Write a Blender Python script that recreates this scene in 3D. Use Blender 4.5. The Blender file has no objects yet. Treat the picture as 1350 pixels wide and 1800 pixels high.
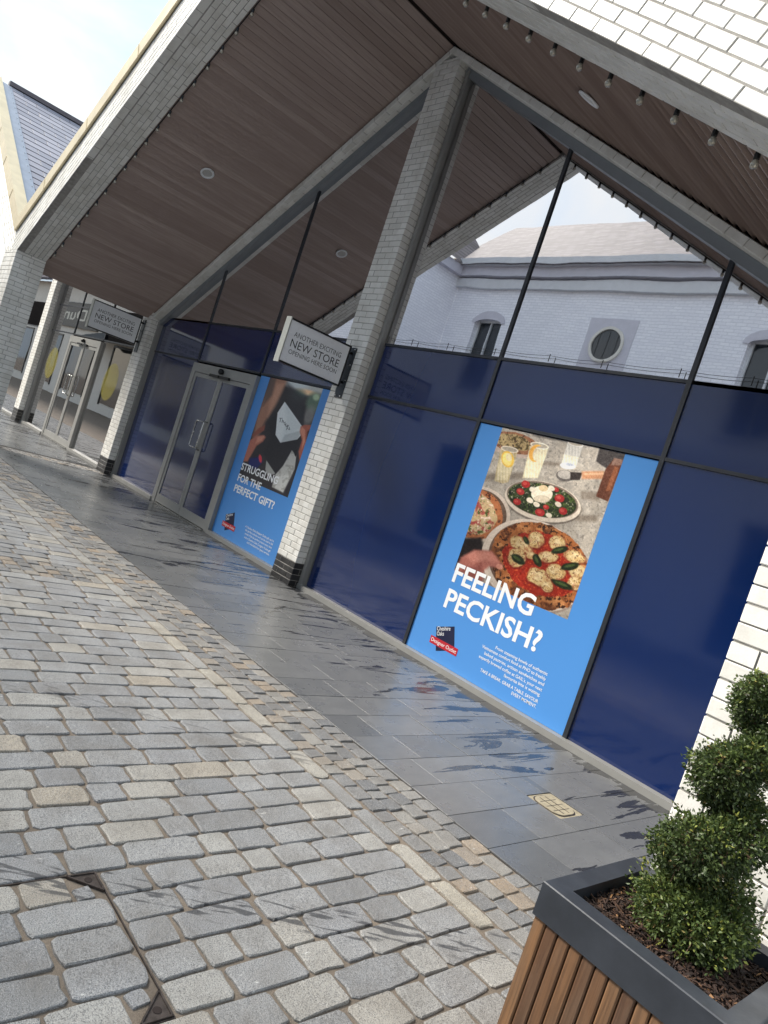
import bpy, bmesh, math, random
import numpy as np
from mathutils import Matrix, Vector

random.seed(7); np.random.seed(7)
scene = bpy.context.scene
COL = scene.collection

# ------------------------------------------------------------------ camera
YAW, PITCH, ROLL, FPX = math.radians(-47.1843), math.radians(-2.7935), math.radians(18.4565), 1259.34
CAM = np.array([0.0, 0.0, 1.55])
def cam_axes():
    cy, sy = math.cos(YAW), math.sin(YAW)
    f = np.array([sy*math.cos(PITCH), cy*math.cos(PITCH), math.sin(PITCH)])
    r0 = np.array([cy, -sy, 0.0]); u0 = np.cross(r0, f)
    r = math.cos(ROLL)*r0 + math.sin(ROLL)*u0
    u = -math.sin(ROLL)*r0 + math.cos(ROLL)*u0
    return r, u, f
CR, CU, CF = cam_axes()
cam = bpy.data.cameras.new('camera'); cam_o = bpy.data.objects.new('camera', cam); COL.objects.link(cam_o)
cam.sensor_fit = 'AUTO'; cam.sensor_width = 36.0; cam.lens = FPX/1800*36.0
cam.clip_start = 0.02; cam.clip_end = 2000
cam_o.matrix_world = Matrix([[CR[0], CU[0], -CF[0], CAM[0]], [CR[1], CU[1], -CF[1], CAM[1]], [CR[2], CU[2], -CF[2], CAM[2]], [0, 0, 0, 1]])
scene.camera = cam_o
def project(P):
    d = np.asarray(P, float) - CAM
    z = d @ CF
    if z <= 0.05: return None
    return 675 + FPX*(d @ CR)/z, 900 - FPX*(d @ CU)/z, z
def screen_size(P, size):
    q = project(P)
    if q is None or not (-60 < q[0] < 1410 and -60 < q[1] < 1860): return 0.0
    return size*FPX/q[2]

# ------------------------------------------------------------------ sky, sun, exposure
SUN_DIR = Vector((-0.82, -0.57, 0.0)).normalized()
SUN_EL = math.radians(41)
world = bpy.data.worlds.new('World'); scene.world = world; world.use_nodes = True
wn, wl = world.node_tree.nodes, world.node_tree.links
wn.clear()
w_out = wn.new('ShaderNodeOutputWorld'); w_bg = wn.new('ShaderNodeBackground')
sky = wn.new('ShaderNodeTexSky'); sky.sky_type = 'NISHITA'; sky.sun_disc = False
sky.sun_elevation = SUN_EL
sky.sun_rotation = math.atan2(SUN_DIR.x, SUN_DIR.y)
sky.air_density = 1.2; sky.dust_density = 1.6; sky.ozone_density = 1.0
tc = wn.new('ShaderNodeTexCoord')
mp = wn.new('ShaderNodeMapping'); mp.inputs['Scale'].default_value = (1.0, 2.2, 3.0); mp.inputs['Rotation'].default_value = (0, 0, 0.6)
nz = wn.new('ShaderNodeTexNoise'); nz.inputs['Scale'].default_value = 1.6; nz.inputs['Detail'].default_value = 7; nz.inputs['Roughness'].default_value = 0.55
nz.inputs['Distortion'].default_value = 0.6
cr = wn.new('ShaderNodeValToRGB'); cr.color_ramp.elements[0].position = 0.42; cr.color_ramp.elements[1].position = 0.80
cr.color_ramp.elements[0].color = (0.0, 0.0, 0.0, 1); cr.color_ramp.elements[1].color = (1.0, 1.0, 1.0, 1)
mx = wn.new('ShaderNodeMix'); mx.data_type = 'RGBA'
hz = wn.new('ShaderNodeSeparateXYZ'); hr = wn.new('ShaderNodeValToRGB')   # creamier cloud towards the horizon
hr.color_ramp.elements[0].position = 0.02; hr.color_ramp.elements[0].color = (5.2, 4.2, 2.7, 1)
hr.color_ramp.elements[1].position = 0.34; hr.color_ramp.elements[1].color = (2.8, 2.72, 2.55, 1)
wl.new(tc.outputs['Generated'], hz.inputs[0]); wl.new(hz.outputs[2], hr.inputs[0]); wl.new(hr.outputs[0], mx.inputs[7])
wl.new(tc.outputs['Generated'], mp.inputs['Vector']); wl.new(mp.outputs[0], nz.inputs['Vector'])
wl.new(nz.outputs['Fac'], cr.inputs[0]); wl.new(cr.outputs[0], mx.inputs[0])
thin = wn.new('ShaderNodeMix'); thin.data_type = 'RGBA'; thin.inputs[0].default_value = 0.95      # thin veil over the clear sky
thin.inputs[7].default_value = (1.62, 1.98, 2.32, 1)
wl.new(sky.outputs[0], thin.inputs[6]); wl.new(thin.outputs[2], mx.inputs[6]); wl.new(mx.outputs[2], w_bg.inputs['Color'])
w_bg.inputs['Strength'].default_value = 0.14
wl.new(w_bg.outputs[0], w_out.inputs[0])
sun = bpy.data.lights.new('sun', 'SUN'); sun_o = bpy.data.objects.new('sun', sun); COL.objects.link(sun_o)
sun.energy = 2.3; sun.angle = math.radians(18); sun.color = (1.0, 0.93, 0.83)
to_sun = Vector((SUN_DIR.x*math.cos(SUN_EL), SUN_DIR.y*math.cos(SUN_EL), math.sin(SUN_EL)))
sun_o.rotation_euler = to_sun.to_track_quat('Z', 'Y').to_euler()
scene.view_settings.view_transform = 'Standard'; scene.view_settings.look = 'None'
scene.view_settings.gamma = 1.0; scene.view_settings.use_curve_mapping = False
scene.view_settings.exposure = 1.74
scene.render.engine = 'CYCLES'
scene.cycles.max_bounces = 8; scene.cycles.glossy_bounces = 4; scene.cycles.transparent_max_bounces = 8
scene.cycles.use_denoising = True

# ------------------------------------------------------------------ materials
def lin(c):
    return tuple(((v/255)/12.92 if v/255 <= 0.04045 else (((v/255)+0.055)/1.055)**2.4) for v in c)
def srgb(*c): return lin(c) + (1.0,)
class NB:
    """small node helper"""
    def __init__(s, name):
        s.m = bpy.data.materials.new(name); s.m.use_nodes = True
        s.n, s.l = s.m.node_tree.nodes, s.m.node_tree.links
        s.b = s.n['Principled BSDF']
    def new(s, t, **kw):
        n = s.n.new(t)
        for k, v in kw.items():
            if k in n.inputs: n.inputs[k].default_value = v
            else: setattr(n, k, v)
        return n
    def link(s, a, b): s.l.new(a, b)
    def pos(s): return s.new('ShaderNodeNewGeometry').outputs['Position']
    def objc(s): return s.new('ShaderNodeTexCoord').outputs['Object']
    def noise(s, vec, scale, detail=4, rough=0.55, dist=0.0):
        n = s.new('ShaderNodeTexNoise'); n.inputs['Scale'].default_value = scale; n.inputs['Detail'].default_value = detail
        n.inputs['Roughness'].default_value = rough; n.inputs['Distortion'].default_value = dist
        if vec is not None: s.link(vec, n.inputs['Vector'])
        return n.outputs['Fac']
    def scale(s, vec, sc, rot=(0, 0, 0)):
        n = s.new('ShaderNodeMapping'); n.inputs['Scale'].default_value = sc; n.inputs['Rotation'].default_value = rot
        s.link(vec, n.inputs['Vector']); return n.outputs[0]
    def ramp(s, fac, stops):
        n = s.new('ShaderNodeValToRGB'); e = n.color_ramp.elements
        while len(e) < len(stops): e.new(0.5)
        for i, (p, c) in enumerate(stops):
            e[i].position = p; e[i].color = c if len(c) == 4 else (*c, 1)
        s.link(fac, n.inputs[0]); return n.outputs[0]
    def math(s, op, a, b=None, clamp=False):
        n = s.new('ShaderNodeMath'); n.operation = op; n.use_clamp = clamp
        for i, v in enumerate((a, b)):
            if v is None: continue
            if isinstance(v, (int, float)): n.inputs[i].default_value = v
            else: s.link(v, n.inputs[i])
        return n.outputs[0]
    def mix(s, fac, a, b, blend='MIX'):
        n = s.new('ShaderNodeMix'); n.data_type = 'RGBA'; n.blend_type = blend
        for i, v in ((0, fac), (6, a), (7, b)):
            if isinstance(v, (int, float)): n.inputs[i].default_value = v
            elif isinstance(v, tuple): n.inputs[i].default_value = v if len(v) == 4 else (*v, 1)
            else: s.link(v, n.inputs[i])
        return n.outputs[2]
    def bump(s, h, strength=0.3, dist=0.01):
        n = s.new('ShaderNodeBump'); n.inputs['Strength'].default_value = strength; n.inputs['Distance'].default_value = dist
        s.link(h, n.inputs['Height']); s.link(n.outputs[0], s.b.inputs['Normal']); return n
    def rnd(s):
        """random per piece: object random for single pieces, stored tint for joined ones"""
        o = s.new('ShaderNodeObjectInfo').outputs['Random']
        a = s.new('ShaderNodeAttribute'); a.attribute_name = 'tint'
        return s.math('FRACT', s.math('ADD', o, a.outputs['Fac']))
    def col(s, v): 
        if isinstance(v, tuple): s.b.inputs['Base Color'].default_value = v if len(v) == 4 else (*v, 1)
        else: s.link(v, s.b.inputs['Base Color'])
    def rough(s, v):
        if isinstance(v, (int, float)): s.b.inputs['Roughness'].default_value = v
        else: s.link(v, s.b.inputs['Roughness'])
M = {}
def simple(name, col, rough=0.5, metal=0.0, var=0.12, nscale=6.0, bump=0.0, spec=0.5):
    b = NB(name); p = b.pos()
    n = b.noise(p, nscale, 5)
    c = (*col[:3], 1)
    lo = tuple(v*(1-var) for v in col[:3]); hi = tuple(min(1, v*(1+var)) for v in col[:3])
    b.col(b.ramp(n, [(0.3, lo), (0.7, hi)]))
    b.rough(b.math('ADD', b.math('MULTIPLY', b.noise(p, nscale*3, 3), 0.2), rough-0.1, True))
    b.b.inputs['Metallic'].default_value = metal
    b.b.inputs['Specular IOR Level'].default_value = spec
    if bump: b.bump(b.noise(p, nscale*12, 4), bump, 0.004)
    M[name] = b.m; return b.m

def brick_mat(name, lo, hi, rough, dirt):
    b = NB(name); p = b.pos(); r = b.rnd()
    base = b.mix(r, lo, hi)
    d = b.noise(b.scale(p, (3, 3, 1.2)), 1.6, 6, 0.65)
    base = b.mix(b.ramp(d, [(0.46, (0, 0, 0)), (0.8, (0.55,)*3)]), base, dirt)
    f = b.noise(p, 170, 3)
    base = b.mix(b.ramp(f, [(0.3, (0.12,)*3), (0.6, (0, 0, 0))]), base, dirt)
    b.col(base); b.rough(b.math('ADD', b.math('MULTIPLY', b.noise(p, 9, 3), 0.3), rough-0.15, True))
    h = b.math('ADD', b.math('MULTIPLY', b.noise(p, 45, 4), 0.6), b.math('MULTIPLY', b.noise(p, 320, 2), 0.3))
    b.bump(h, 0.25, 0.004)
    M[name] = b.m
brick_mat('white_brick', srgb(224, 223, 217), srgb(240, 239, 234), 0.42, srgb(170, 164, 150))
brick_mat('black_brick', srgb(30, 30, 32), srgb(52, 51, 52), 0.35, srgb(90, 88, 84))
simple('mortar_grey', lin((158, 155, 150)), 0.9, var=0.2, nscale=20, bump=0.4)
simple('mortar_dark', lin((60, 59, 58)), 0.9, var=0.2, nscale=20, bump=0.3)
simple('aluminium', lin((150, 150, 147)), 0.42, 0.25, var=0.06)
simple('frame_dark', lin((44, 48, 55)), 0.4, 0.2, var=0.08)
simple('frame_slate', lin((128, 133, 138)), 0.42, 0.2, var=0.06)
simple('steel', lin((185, 185, 182)), 0.25, 0.9, var=0.05)
simple('black_metal', lin((30, 31, 33)), 0.4, 0.2, var=0.1)
simple('bracket_grey', lin((62, 68, 74)), 0.45, 0.3, var=0.1)
simple('soffit_void', lin((40, 31, 29)), 0.9)
simple('rim_metal', lin((58, 62, 69)), 0.42, 0.1, var=0.22, nscale=9, bump=0.08)
simple('sign_panel', lin((240, 242, 244)), 0.3, 0, var=0.03)
simple('sign_edge', lin((176, 178, 172)), 0.35, 0.4, var=0.05)
simple('ink_black', lin((22, 22, 24)), 0.5, 0)
simple('paint_white', lin((236, 238, 240)), 0.45, 0, var=0.02)
simple('logo_navy', lin((18, 24, 58)), 0.4, 0, var=0.03)
simple('logo_red', lin((178, 26, 42)), 0.4, 0, var=0.03)
simple('bulb_glass', lin((186, 182, 170)), 0.1, 0.5, var=0.1)
simple('light_lens', lin((190, 188, 184)), 0.35, 0, var=0.05)
simple('iron', lin((84, 77, 74)), 0.5, 0.6, var=0.35, nscale=30, bump=0.4)
simple('cover_stone', lin((150, 142, 122)), 0.75, 0, var=0.2, nscale=25, bump=0.3)
simple('interior', lin((58, 50, 46)), 0.8, 0, var=0.1)
simple('interior_wood', lin((206, 166, 136)), 0.6, 0, var=0.06, nscale=1.2)
simple('interior_floor', lin((70, 68, 66)), 0.5, 0, var=0.1)
simple('flashing', lin((150, 160, 176)), 0.4, 0.5, var=0.08)
simple('verge_metal', lin((214, 200, 168)), 0.36, 0.35, var=0.10, nscale=4)
simple('ridge_tile', lin((96, 92, 98)), 0.6, 0, var=0.15)
simple('soil', lin((34, 26, 22)), 0.95, 0, var=0.4, nscale=60, bump=0.6)
simple('stem_bark', lin((92, 74, 56)), 0.8, 0, var=0.3, nscale=60, bump=0.5)
simple('opposite_trim', lin((205, 208, 214)), 0.6, 0, var=0.05)
simple('round_panel', lin((196, 196, 208)), 0.7, 0, var=0.05)
simple('awning_grey', lin((70, 72, 74)), 0.8, 0, var=0.15)
simple('far_render', lin((214, 212, 206)), 0.8, 0, var=0.05)

def vinyl(name, col, rough, spec):
    b = NB(name); p = b.pos()
    b.col(col); b.rough(rough)
    b.b.inputs['Specular IOR Level'].default_value = spec
    h = b.noise(b.scale(p, (1, 1, 0.6)), 1.1, 2)
    b.bump(h, 0.25, 0.02)
    M[name] = b.m
vinyl('blue_film', (*lin((12, 35, 84)), 1), 0.09, 0.8)
M['blue_film'].node_tree.nodes['Principled BSDF'].inputs['Coat Weight'].default_value = 0.35
M['blue_film'].node_tree.nodes['Principled BSDF'].inputs['Coat Roughness'].default_value = 0.04
vinyl('poster_blue', (*lin((78, 142, 212)), 1), 0.3, 0.4)

def glass_mat(name, base, tint, wav=1.0):
    b = NB(name); p = b.pos()
    out = [n for n in b.n if n.type == 'OUTPUT_MATERIAL'][0]
    b.n.remove(b.b)
    tr = b.new('ShaderNodeBsdfTransparent'); tr.inputs[0].default_value = tint
    gl = b.new('ShaderNodeBsdfGlossy'); gl.inputs['Color'].default_value = (0.97, 0.97, 1.0, 1); gl.inputs['Roughness'].default_value = 0.008
    fr = b.new('ShaderNodeFresnel'); fr.inputs['IOR'].default_value = 1.5
    bp_ = b.new('ShaderNodeBump'); bp_.inputs['Strength'].default_value = 0.5*wav; bp_.inputs['Distance'].default_value = 0.0022
    h = b.math('ADD', b.noise(b.scale(p, (1, 1, 1.3)), 0.9, 2), b.math('MULTIPLY', b.noise(p, 5.5, 2), 0.05))
    b.link(h, bp_.inputs['Height']); b.link(bp_.outputs[0], gl.inputs['Normal'])
    fac = b.math('ADD', b.math('MULTIPLY', fr.outputs[0], 1.0-base), base, True)
    ms = b.new('ShaderNodeMixShader')
    b.link(fac, ms.inputs[0]); b.link(tr.outputs[0], ms.inputs[1]); b.link(gl.outputs[0], ms.inputs[2])
    b.link(ms.outputs[0], out.inputs[0]); M[name] = b.m
glass_mat('mirror_glass', 0.74, (0.7, 0.69, 0.67, 1))
glass_mat('shop_glass', 0.52, (0.5, 0.52, 0.5, 1), 0.6)

def soffit_mat():
    b = NB('soffit_wood'); p = b.pos(); r = b.rnd()
    g = b.noise(b.scale(p, (26, 1.1, 26)), 2.2, 5, 0.6)
    base = b.mix(b.math('MULTIPLY', r, 0.75), srgb(162, 144, 136), srgb(190, 173, 165))
    b.col(b.mix(b.ramp(g, [(0.35, (0.5,)*3), (0.65, (0, 0, 0))]), base, srgb(144, 125, 117)))
    b.rough(0.55); b.bump(g, 0.15, 0.003); M['soffit_wood'] = b.m
soffit_mat()
def slat_mat():
    b = NB('planter_wood'); p = b.pos(); r = b.rnd()
    g = b.noise(b.scale(p, (60, 60, 2.2)), 2.0, 6, 0.65, 0.4)
    base = b.mix(r, srgb(96, 68, 50), srgb(146, 108, 74))
    d = b.noise(b.scale(p, (14, 14, 3)), 1.4, 4)
    base = b.mix(b.ramp(d, [(0.45, (0, 0, 0)), (0.75, (0.55,)*3)]), base, srgb(128, 110, 92))
    b.col(b.mix(b.ramp(g, [(0.3, (0.55,)*3), (0.6, (0, 0, 0))]), base, srgb(58, 40, 30)))
    b.rough(0.62); b.bump(g, 0.35, 0.003); M['planter_wood'] = b.m
slat_mat()

def granite(name, stops, streaks=True, speck=1.0):
    b = NB(name); p = b.pos(); r = b.rnd()
    base = b.ramp(r, stops)
    s1 = b.noise(p, 240, 3, 0.7)
    s2 = b.noise(p, 420, 2, 0.6)
    c = b.mix(b.ramp(s1, [(0.36, (0.85*speck,)*3), (0.54, (0, 0, 0))]), base, srgb(70, 71, 75))
    c = b.mix(b.ramp(s2, [(0.55, (0, 0, 0)), (0.68, (0.7*speck,)*3)]), c, srgb(214, 214, 212))
    sc = b.noise(b.scale(p, (30, 12, 10), (0, 0, 0.7)), 1.0, 5, 0.7)
    c = b.mix(b.ramp(sc, [(0.66, (0, 0, 0)), (0.72, (0.75,)*3)]), c, srgb(226, 226, 224))
    blot = b.noise(p, 5.0, 5, 0.6)
    c = b.mix(b.ramp(blot, [(0.40, (0, 0, 0)), (0.72, (0.5,)*3)]), c, srgb(104, 99, 92))
    if streaks:
        # rubber scuffs: short dashes along a track that crosses the courses
        sx = b.new('ShaderNodeSeparateXYZ'); b.link(p, sx.inputs[0])
        def track(k, c0, w):
            d = b.math('ABSOLUTE', b.math('SUBTRACT', b.math('SUBTRACT', sx.outputs[1], b.math('MULTIPLY', sx.outputs[0], k)), c0))
            return b.ramp(b.math('ADD', d, b.math('MULTIPLY', b.math('SUBTRACT', b.noise(p, 9, 2), 0.5), 0.3)), [(w*0.7, (1, 1, 1)), (w, (0, 0, 0))])
        inb = b.math('ADD', track(1.9, 4.93, 0.19), b.math('MULTIPLY', track(1.55, 6.75, 0.14), 0.6), True)
        st = b.noise(b.scale(b.scale(p, (1, 1, 1), (0, 0, math.radians(-57))), (7, 42, 1)), 1.0, 3, 0.5, 0.4)
        bars = b.ramp(b.math('ADD', st, b.math('MULTIPLY', b.math('SUBTRACT', r, 0.5), 0.14)), [(0.53, (0, 0, 0)), (0.6, (1, 1, 1))])
        c = b.mix(b.math('MULTIPLY', b.math('MULTIPLY', inb, bars), 0.8), c, srgb(58, 59, 63))
    b.col(c); b.rough(b.math('ADD', b.math('MULTIPLY', s1, 0.3), 0.45))
    h = b.math('ADD', b.math('MULTIPLY', s1, 0.5), b.math('MULTIPLY', b.noise(p, 34, 5, 0.65), 1.5))
    b.bump(h, 0.7, 0.007)
    M[name] = b.m
granite('granite_sett', [(0.0, srgb(134, 136, 139)), (0.3, srgb(158, 159, 160)), (0.55, srgb(146, 148, 152)), (0.80, srgb(172, 171, 167)), (0.95, srgb(174, 170, 162)), (1.0, srgb(172, 162, 146))])
granite('granite_border', [(0.0, srgb(144, 145, 146)), (0.5, srgb(166, 165, 161)), (1.0, srgb(182, 175, 160))], True)
granite('porphyry_cube', [(0.0, srgb(104, 106, 109)), (0.4, srgb(132, 132, 132)), (0.78, srgb(150, 147, 141)), (0.9, srgb(160, 140, 116)), (1.0, srgb(156, 151, 142))], False, 1.0)

def bedding():
    b = NB('sand_bedding'); p = b.pos()
    n = b.noise(p, 8, 6, 0.65); f = b.noise(p, 260, 3, 0.7)
    c = b.ramp(n, [(0.3, srgb(112, 102, 92)), (0.7, srgb(146, 134, 120))])
    c = b.mix(b.ramp(f, [(0.4, (0.5,)*3), (0.6, (0, 0, 0))]), c, srgb(92, 84, 76))
    b.col(c); b.rough(0.92); b.bump(f, 0.8, 0.006); M['sand_bedding'] = b.m
bedding()
def slate_paving():
    b = NB('slate_paving'); p = b.pos(); r = b.rnd()
    sx = b.new('ShaderNodeSeparateXYZ'); b.link(p, sx.inputs[0])
    x, y = sx.outputs[0], sx.outputs[1]
    base = b.mix(r, srgb(92, 94, 96), srgb(112, 113, 114))
    ly = b.noise(b.scale(p, (7, 3, 1)), 1.5, 7, 0.7)
    base = b.mix(b.ramp(ly, [(0.35, (0.4,)*3), (0.65, (0, 0, 0))]), base, srgb(78, 80, 83))
    fine = b.noise(p, 150, 3)
    base = b.mix(b.ramp(fine, [(0.5, (0, 0, 0)), (0.75, (0.3,)*3)]), base, srgb(140, 140, 138))
    # chalky scuffs
    ch = b.noise(b.scale(p, (5, 9, 1), (0, 0, 0.4)), 2.0, 6, 0.75)
    base = b.mix(b.ramp(ch, [(0.68, (0, 0, 0)), (0.76, (0.35,)*3)]), base, srgb(190, 188, 184))
    # water that ran off the sill: a damp margin and long trickles running away from the wall
    marg = b.math('ADD', b.math('MULTIPLY', b.math('SUBTRACT', y, 4.93), 3.0), b.math('MULTIPLY', b.math('SUBTRACT', b.noise(b.scale(p, (1, 0.5, 1)), 5.0, 5, 0.6), 0.5), 2.6))
    m1 = b.ramp(marg, [(0.10, (0, 0, 0)), (0.16, (1, 1, 1))])
    tr = b.noise(b.scale(p, (4.6, 0.75, 1), (0, 0, math.radians(-22))), 1.5, 6, 0.58, 1.0)
    reach = b.math('MULTIPLY', b.math('SUBTRACT', y, 3.3), 0.085)
    tv = b.math('ADD', tr, reach)
    m2 = b.ramp(tv, [(0.662, (0, 0, 0)), (0.671, (1, 1, 1))])
    m3 = b.ramp(b.noise(b.scale(p, (2.2, 0.8, 1)), 0.9, 5, 0.55, 1.6), [(0.675, (0, 0, 0)), (0.683, (1, 1, 1))])
    seam = b.ramp(b.math('ABSOLUTE', b.math('ADD', b.math('ADD', x, 6.74), b.math('MULTIPLY', b.math('SUBTRACT', b.noise(p, 3, 4), 0.5), 0.3))), [(0.02, (1, 1, 1)), (0.035, (0, 0, 0))])
    wet = b.math('ADD', b.math('ADD', b.math('ADD', m1, m2, True), m3, True), seam, True)
    base = b.mix(b.math('MULTIPLY', wet, 0.85), base, srgb(34, 35, 39))
    vo = b.new('ShaderNodeTexVoronoi'); vo.inputs['Scale'].default_value = 3.1; vo.inputs['Randomness'].default_value = 1.0
    b.link(b.scale(p, (1, 1, 0)), vo.inputs['Vector'])
    gum = b.ramp(vo.outputs['Distance'], [(0.035, (0.5,)*3), (0.05, (0, 0, 0))])
    base = b.mix(gum, base, srgb(60, 60, 60))
    b.col(base)
    ro = b.math('ADD', b.math('MULTIPLY', b.noise(p, 6, 4), 0.25), 0.17)
    n = b.new('ShaderNodeMix'); n.data_type = 'FLOAT'
    b.link(wet, n.inputs[0]); b.link(ro, n.inputs[2]); n.inputs[3].default_value = 0.12
    b.rough(n.outputs[0])
    h = b.math('MULTIPLY', b.math('ADD', b.math('MULTIPLY', ly, 1.0), b.math('MULTIPLY', fine, 0.25)), b.math('SUBTRACT', 1.0, b.math('MULTIPLY', wet, 0.6)))
    b.bump(h, 0.28, 0.006); M['slate_paving'] = b.m
slate_paving()
def roof_mat():
    b = NB('roof_slate'); p = b.pos(); r = b.rnd()
    b.col(b.mix(r, srgb(132, 134, 148), srgb(158, 158, 170))); b.rough(0.42)
    b.bump(b.noise(p, 40, 4), 0.2, 0.004); M['roof_slate'] = b.m
roof_mat()
def opposite_mats():
    b = NB('painted_brick'); p = b.pos()
    br = b.new('ShaderNodeTexBrick'); br.inputs['Scale'].default_value = 1.0
    br.inputs['Brick Width'].default_value = 0.225; br.inputs['Row Height'].default_value = 0.075; br.inputs['Mortar Size'].default_value = 0.008
    br.inputs['Color1'].default_value = srgb(228, 230, 240); br.inputs['Color2'].default_value = srgb(238, 240, 248); br.inputs['Mortar'].default_value = srgb(212, 215, 226)
    sx = b.new('ShaderNodeSeparateXYZ'); b.link(p, sx.inputs[0]); cx = b.new('ShaderNodeCombineXYZ')
    b.link(b.math('ADD', sx.outputs[0], sx.outputs[1]), cx.inputs[0]); b.link(sx.outputs[2], cx.inputs[1])
    b.link(cx.outputs[0], br.inputs['Vector'])
    b.col(br.outputs['Color']); b.rough(0.7); b.bump(br.outputs['Fac'], -0.6, 0.01); M['painted_brick'] = b.m
    b = NB('old_slate'); p = b.pos()
    br = b.new('ShaderNodeTexBrick'); br.inputs['Brick Width'].default_value = 0.3; br.inputs['Row Height'].default_value = 0.2; br.inputs['Mortar Size'].default_value = 0.012
    br.inputs['Scale'].default_value = 1.0
    br.inputs['Color1'].default_value = srgb(82, 79, 85); br.inputs['Color2'].default_value = srgb(112, 107, 114); br.inputs['Mortar'].default_value = srgb(66, 64, 70)
    sx = b.new('ShaderNodeSeparateXYZ'); b.link(p, sx.inputs[0]); cx = b.new('ShaderNodeCombineXYZ')
    b.link(sx.outputs[0], cx.inputs[0]); b.link(b.math('MULTIPLY', sx.outputs[2], 1.4), cx.inputs[1])
    b.link(cx.outputs[0], br.inputs['Vector'])
    mo = b.noise(p, 2.2, 6, 0.7)
    b.col(b.mix(b.ramp(mo, [(0.55, (0, 0, 0)), (0.72, (0.6,)*3)]), br.outputs['Color'], srgb(126, 124, 122)))
    b.b.inputs['Specular IOR Level'].default_value = 0.2; b.rough(0.8); b.bump(br.outputs['Fac'], -0.8, 0.02); M['old_slate'] = b.m
    b = NB('dark_pane'); b.col(srgb(40, 46, 52)); b.rough(0.06); b.b.inputs['Specular IOR Level'].default_value = 0.7
    p = b.pos(); b.bump(b.noise(p, 1.2, 2), 0.2, 0.01); M['dark_pane'] = b.m
opposite_mats()
def leaf_mat():
    b = NB('box_leaf'); a = b.new('ShaderNodeAttribute'); a.attribute_name = 'tint'
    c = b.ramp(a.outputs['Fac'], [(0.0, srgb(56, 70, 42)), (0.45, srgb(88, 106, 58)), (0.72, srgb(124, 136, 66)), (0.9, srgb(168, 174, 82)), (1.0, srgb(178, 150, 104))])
    b.col(c); b.rough(0.45)
    b.b.inputs['Specular IOR Level'].default_value = 0.45
    tl = b.new('ShaderNodeBsdfTranslucent'); b.link(c, tl.inputs[0])
    ms = b.new('ShaderNodeMixShader'); ms.inputs[0].default_value = 0.22
    out = [n for n in b.n if n.type == 'OUTPUT_MATERIAL'][0]
    b.link(b.b.outputs[0], ms.inputs[1]); b.link(tl.outputs[0], ms.inputs[2]); b.link(ms.outputs[0], out.inputs[0])
    M['box_leaf'] = b.m
    b = NB('bark_chip'); a = b.new('ShaderNodeAttribute'); a.attribute_name = 'tint'
    b.col(b.ramp(a.outputs['Fac'], [(0.0, srgb(34, 24, 20)), (0.5, srgb(64, 44, 34)), (0.85, srgb(106, 78, 56)), (1.0, srgb(156, 116, 76))]))
    b.rough(0.8); b.bump(b.noise(b.pos(), 200, 3), 0.4, 0.003); M['bark_chip'] = b.m
    b = NB('print_photo'); a = b.new('ShaderNodeVertexColor'); a.layer_name = 'print'
    b.link(a.outputs['Color'], b.b.inputs['Base Color']); b.rough(0.32); b.b.inputs['Specular IOR Level'].default_value = 0.35
    b.bump(b.noise(b.pos(), 2.0, 2), 0.1, 0.01); M['print_photo'] = b.m
leaf_mat()

def film(name, col, fac):
    b = NB(name); b.col(col); b.rough(0.4); tr = b.new('ShaderNodeBsdfTransparent'); ms = b.new('ShaderNodeMixShader'); ms.inputs[0].default_value = fac
    out = [n for n in b.n if n.type == 'OUTPUT_MATERIAL'][0]
    b.link(tr.outputs[0], ms.inputs[1]); b.link(b.b.outputs[0], ms.inputs[2]); b.link(ms.outputs[0], out.inputs[0]); M[name] = b.m
film('yellow_film', srgb(176, 166, 66), 0.17)

# ------------------------------------------------------------------ object helpers
WORLD = {}
def _link(o, W, parent):
    COL.objects.link(o); WORLD[o.name] = W
    if parent is not None:
        o.parent = parent; o.matrix_parent_inverse = WORLD[parent.name].inverted()
    o.matrix_basis = W
    return o
I4 = Matrix.Identity(4)
def thing(name, label, cat, loc, group=None):
    o = bpy.data.objects.new(name, None); o.empty_display_size = 0.2
    _link(o, Matrix.Translation(loc), None)
    o['label'] = label; o['category'] = cat
    if group: o['group'] = group
    return o
def tag(o, label=None, cat=None, group=None, kind=None):
    for k, v in (('label', label), ('category', cat), ('group', group), ('kind', kind)):
        if v: o[k] = v
    return o
def mesh(name, V, F, mat, recalc=True, smooth=False, tint=None):
    me = bpy.data.meshes.new(name); me.from_pydata([tuple(v) for v in V], [], F)
    if recalc:
        bm = bmesh.new(); bm.from_mesh(me); bmesh.ops.recalc_face_normals(bm, faces=bm.faces); bm.to_mesh(me); bm.free()
    if tint is not None:
        at = me.attributes.new('tint', 'FLOAT', 'POINT'); at.data.foreach_set('value', np.asarray(tint, np.float32))
    if smooth: me.polygons.foreach_set('use_smooth', [True]*len(me.polygons))
    if mat: me.materials.append(M[mat])
    me.update(); return me
def obj(name, me, parent=None, W=I4): return _link(bpy.data.objects.new(name, me), W, parent)
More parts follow.
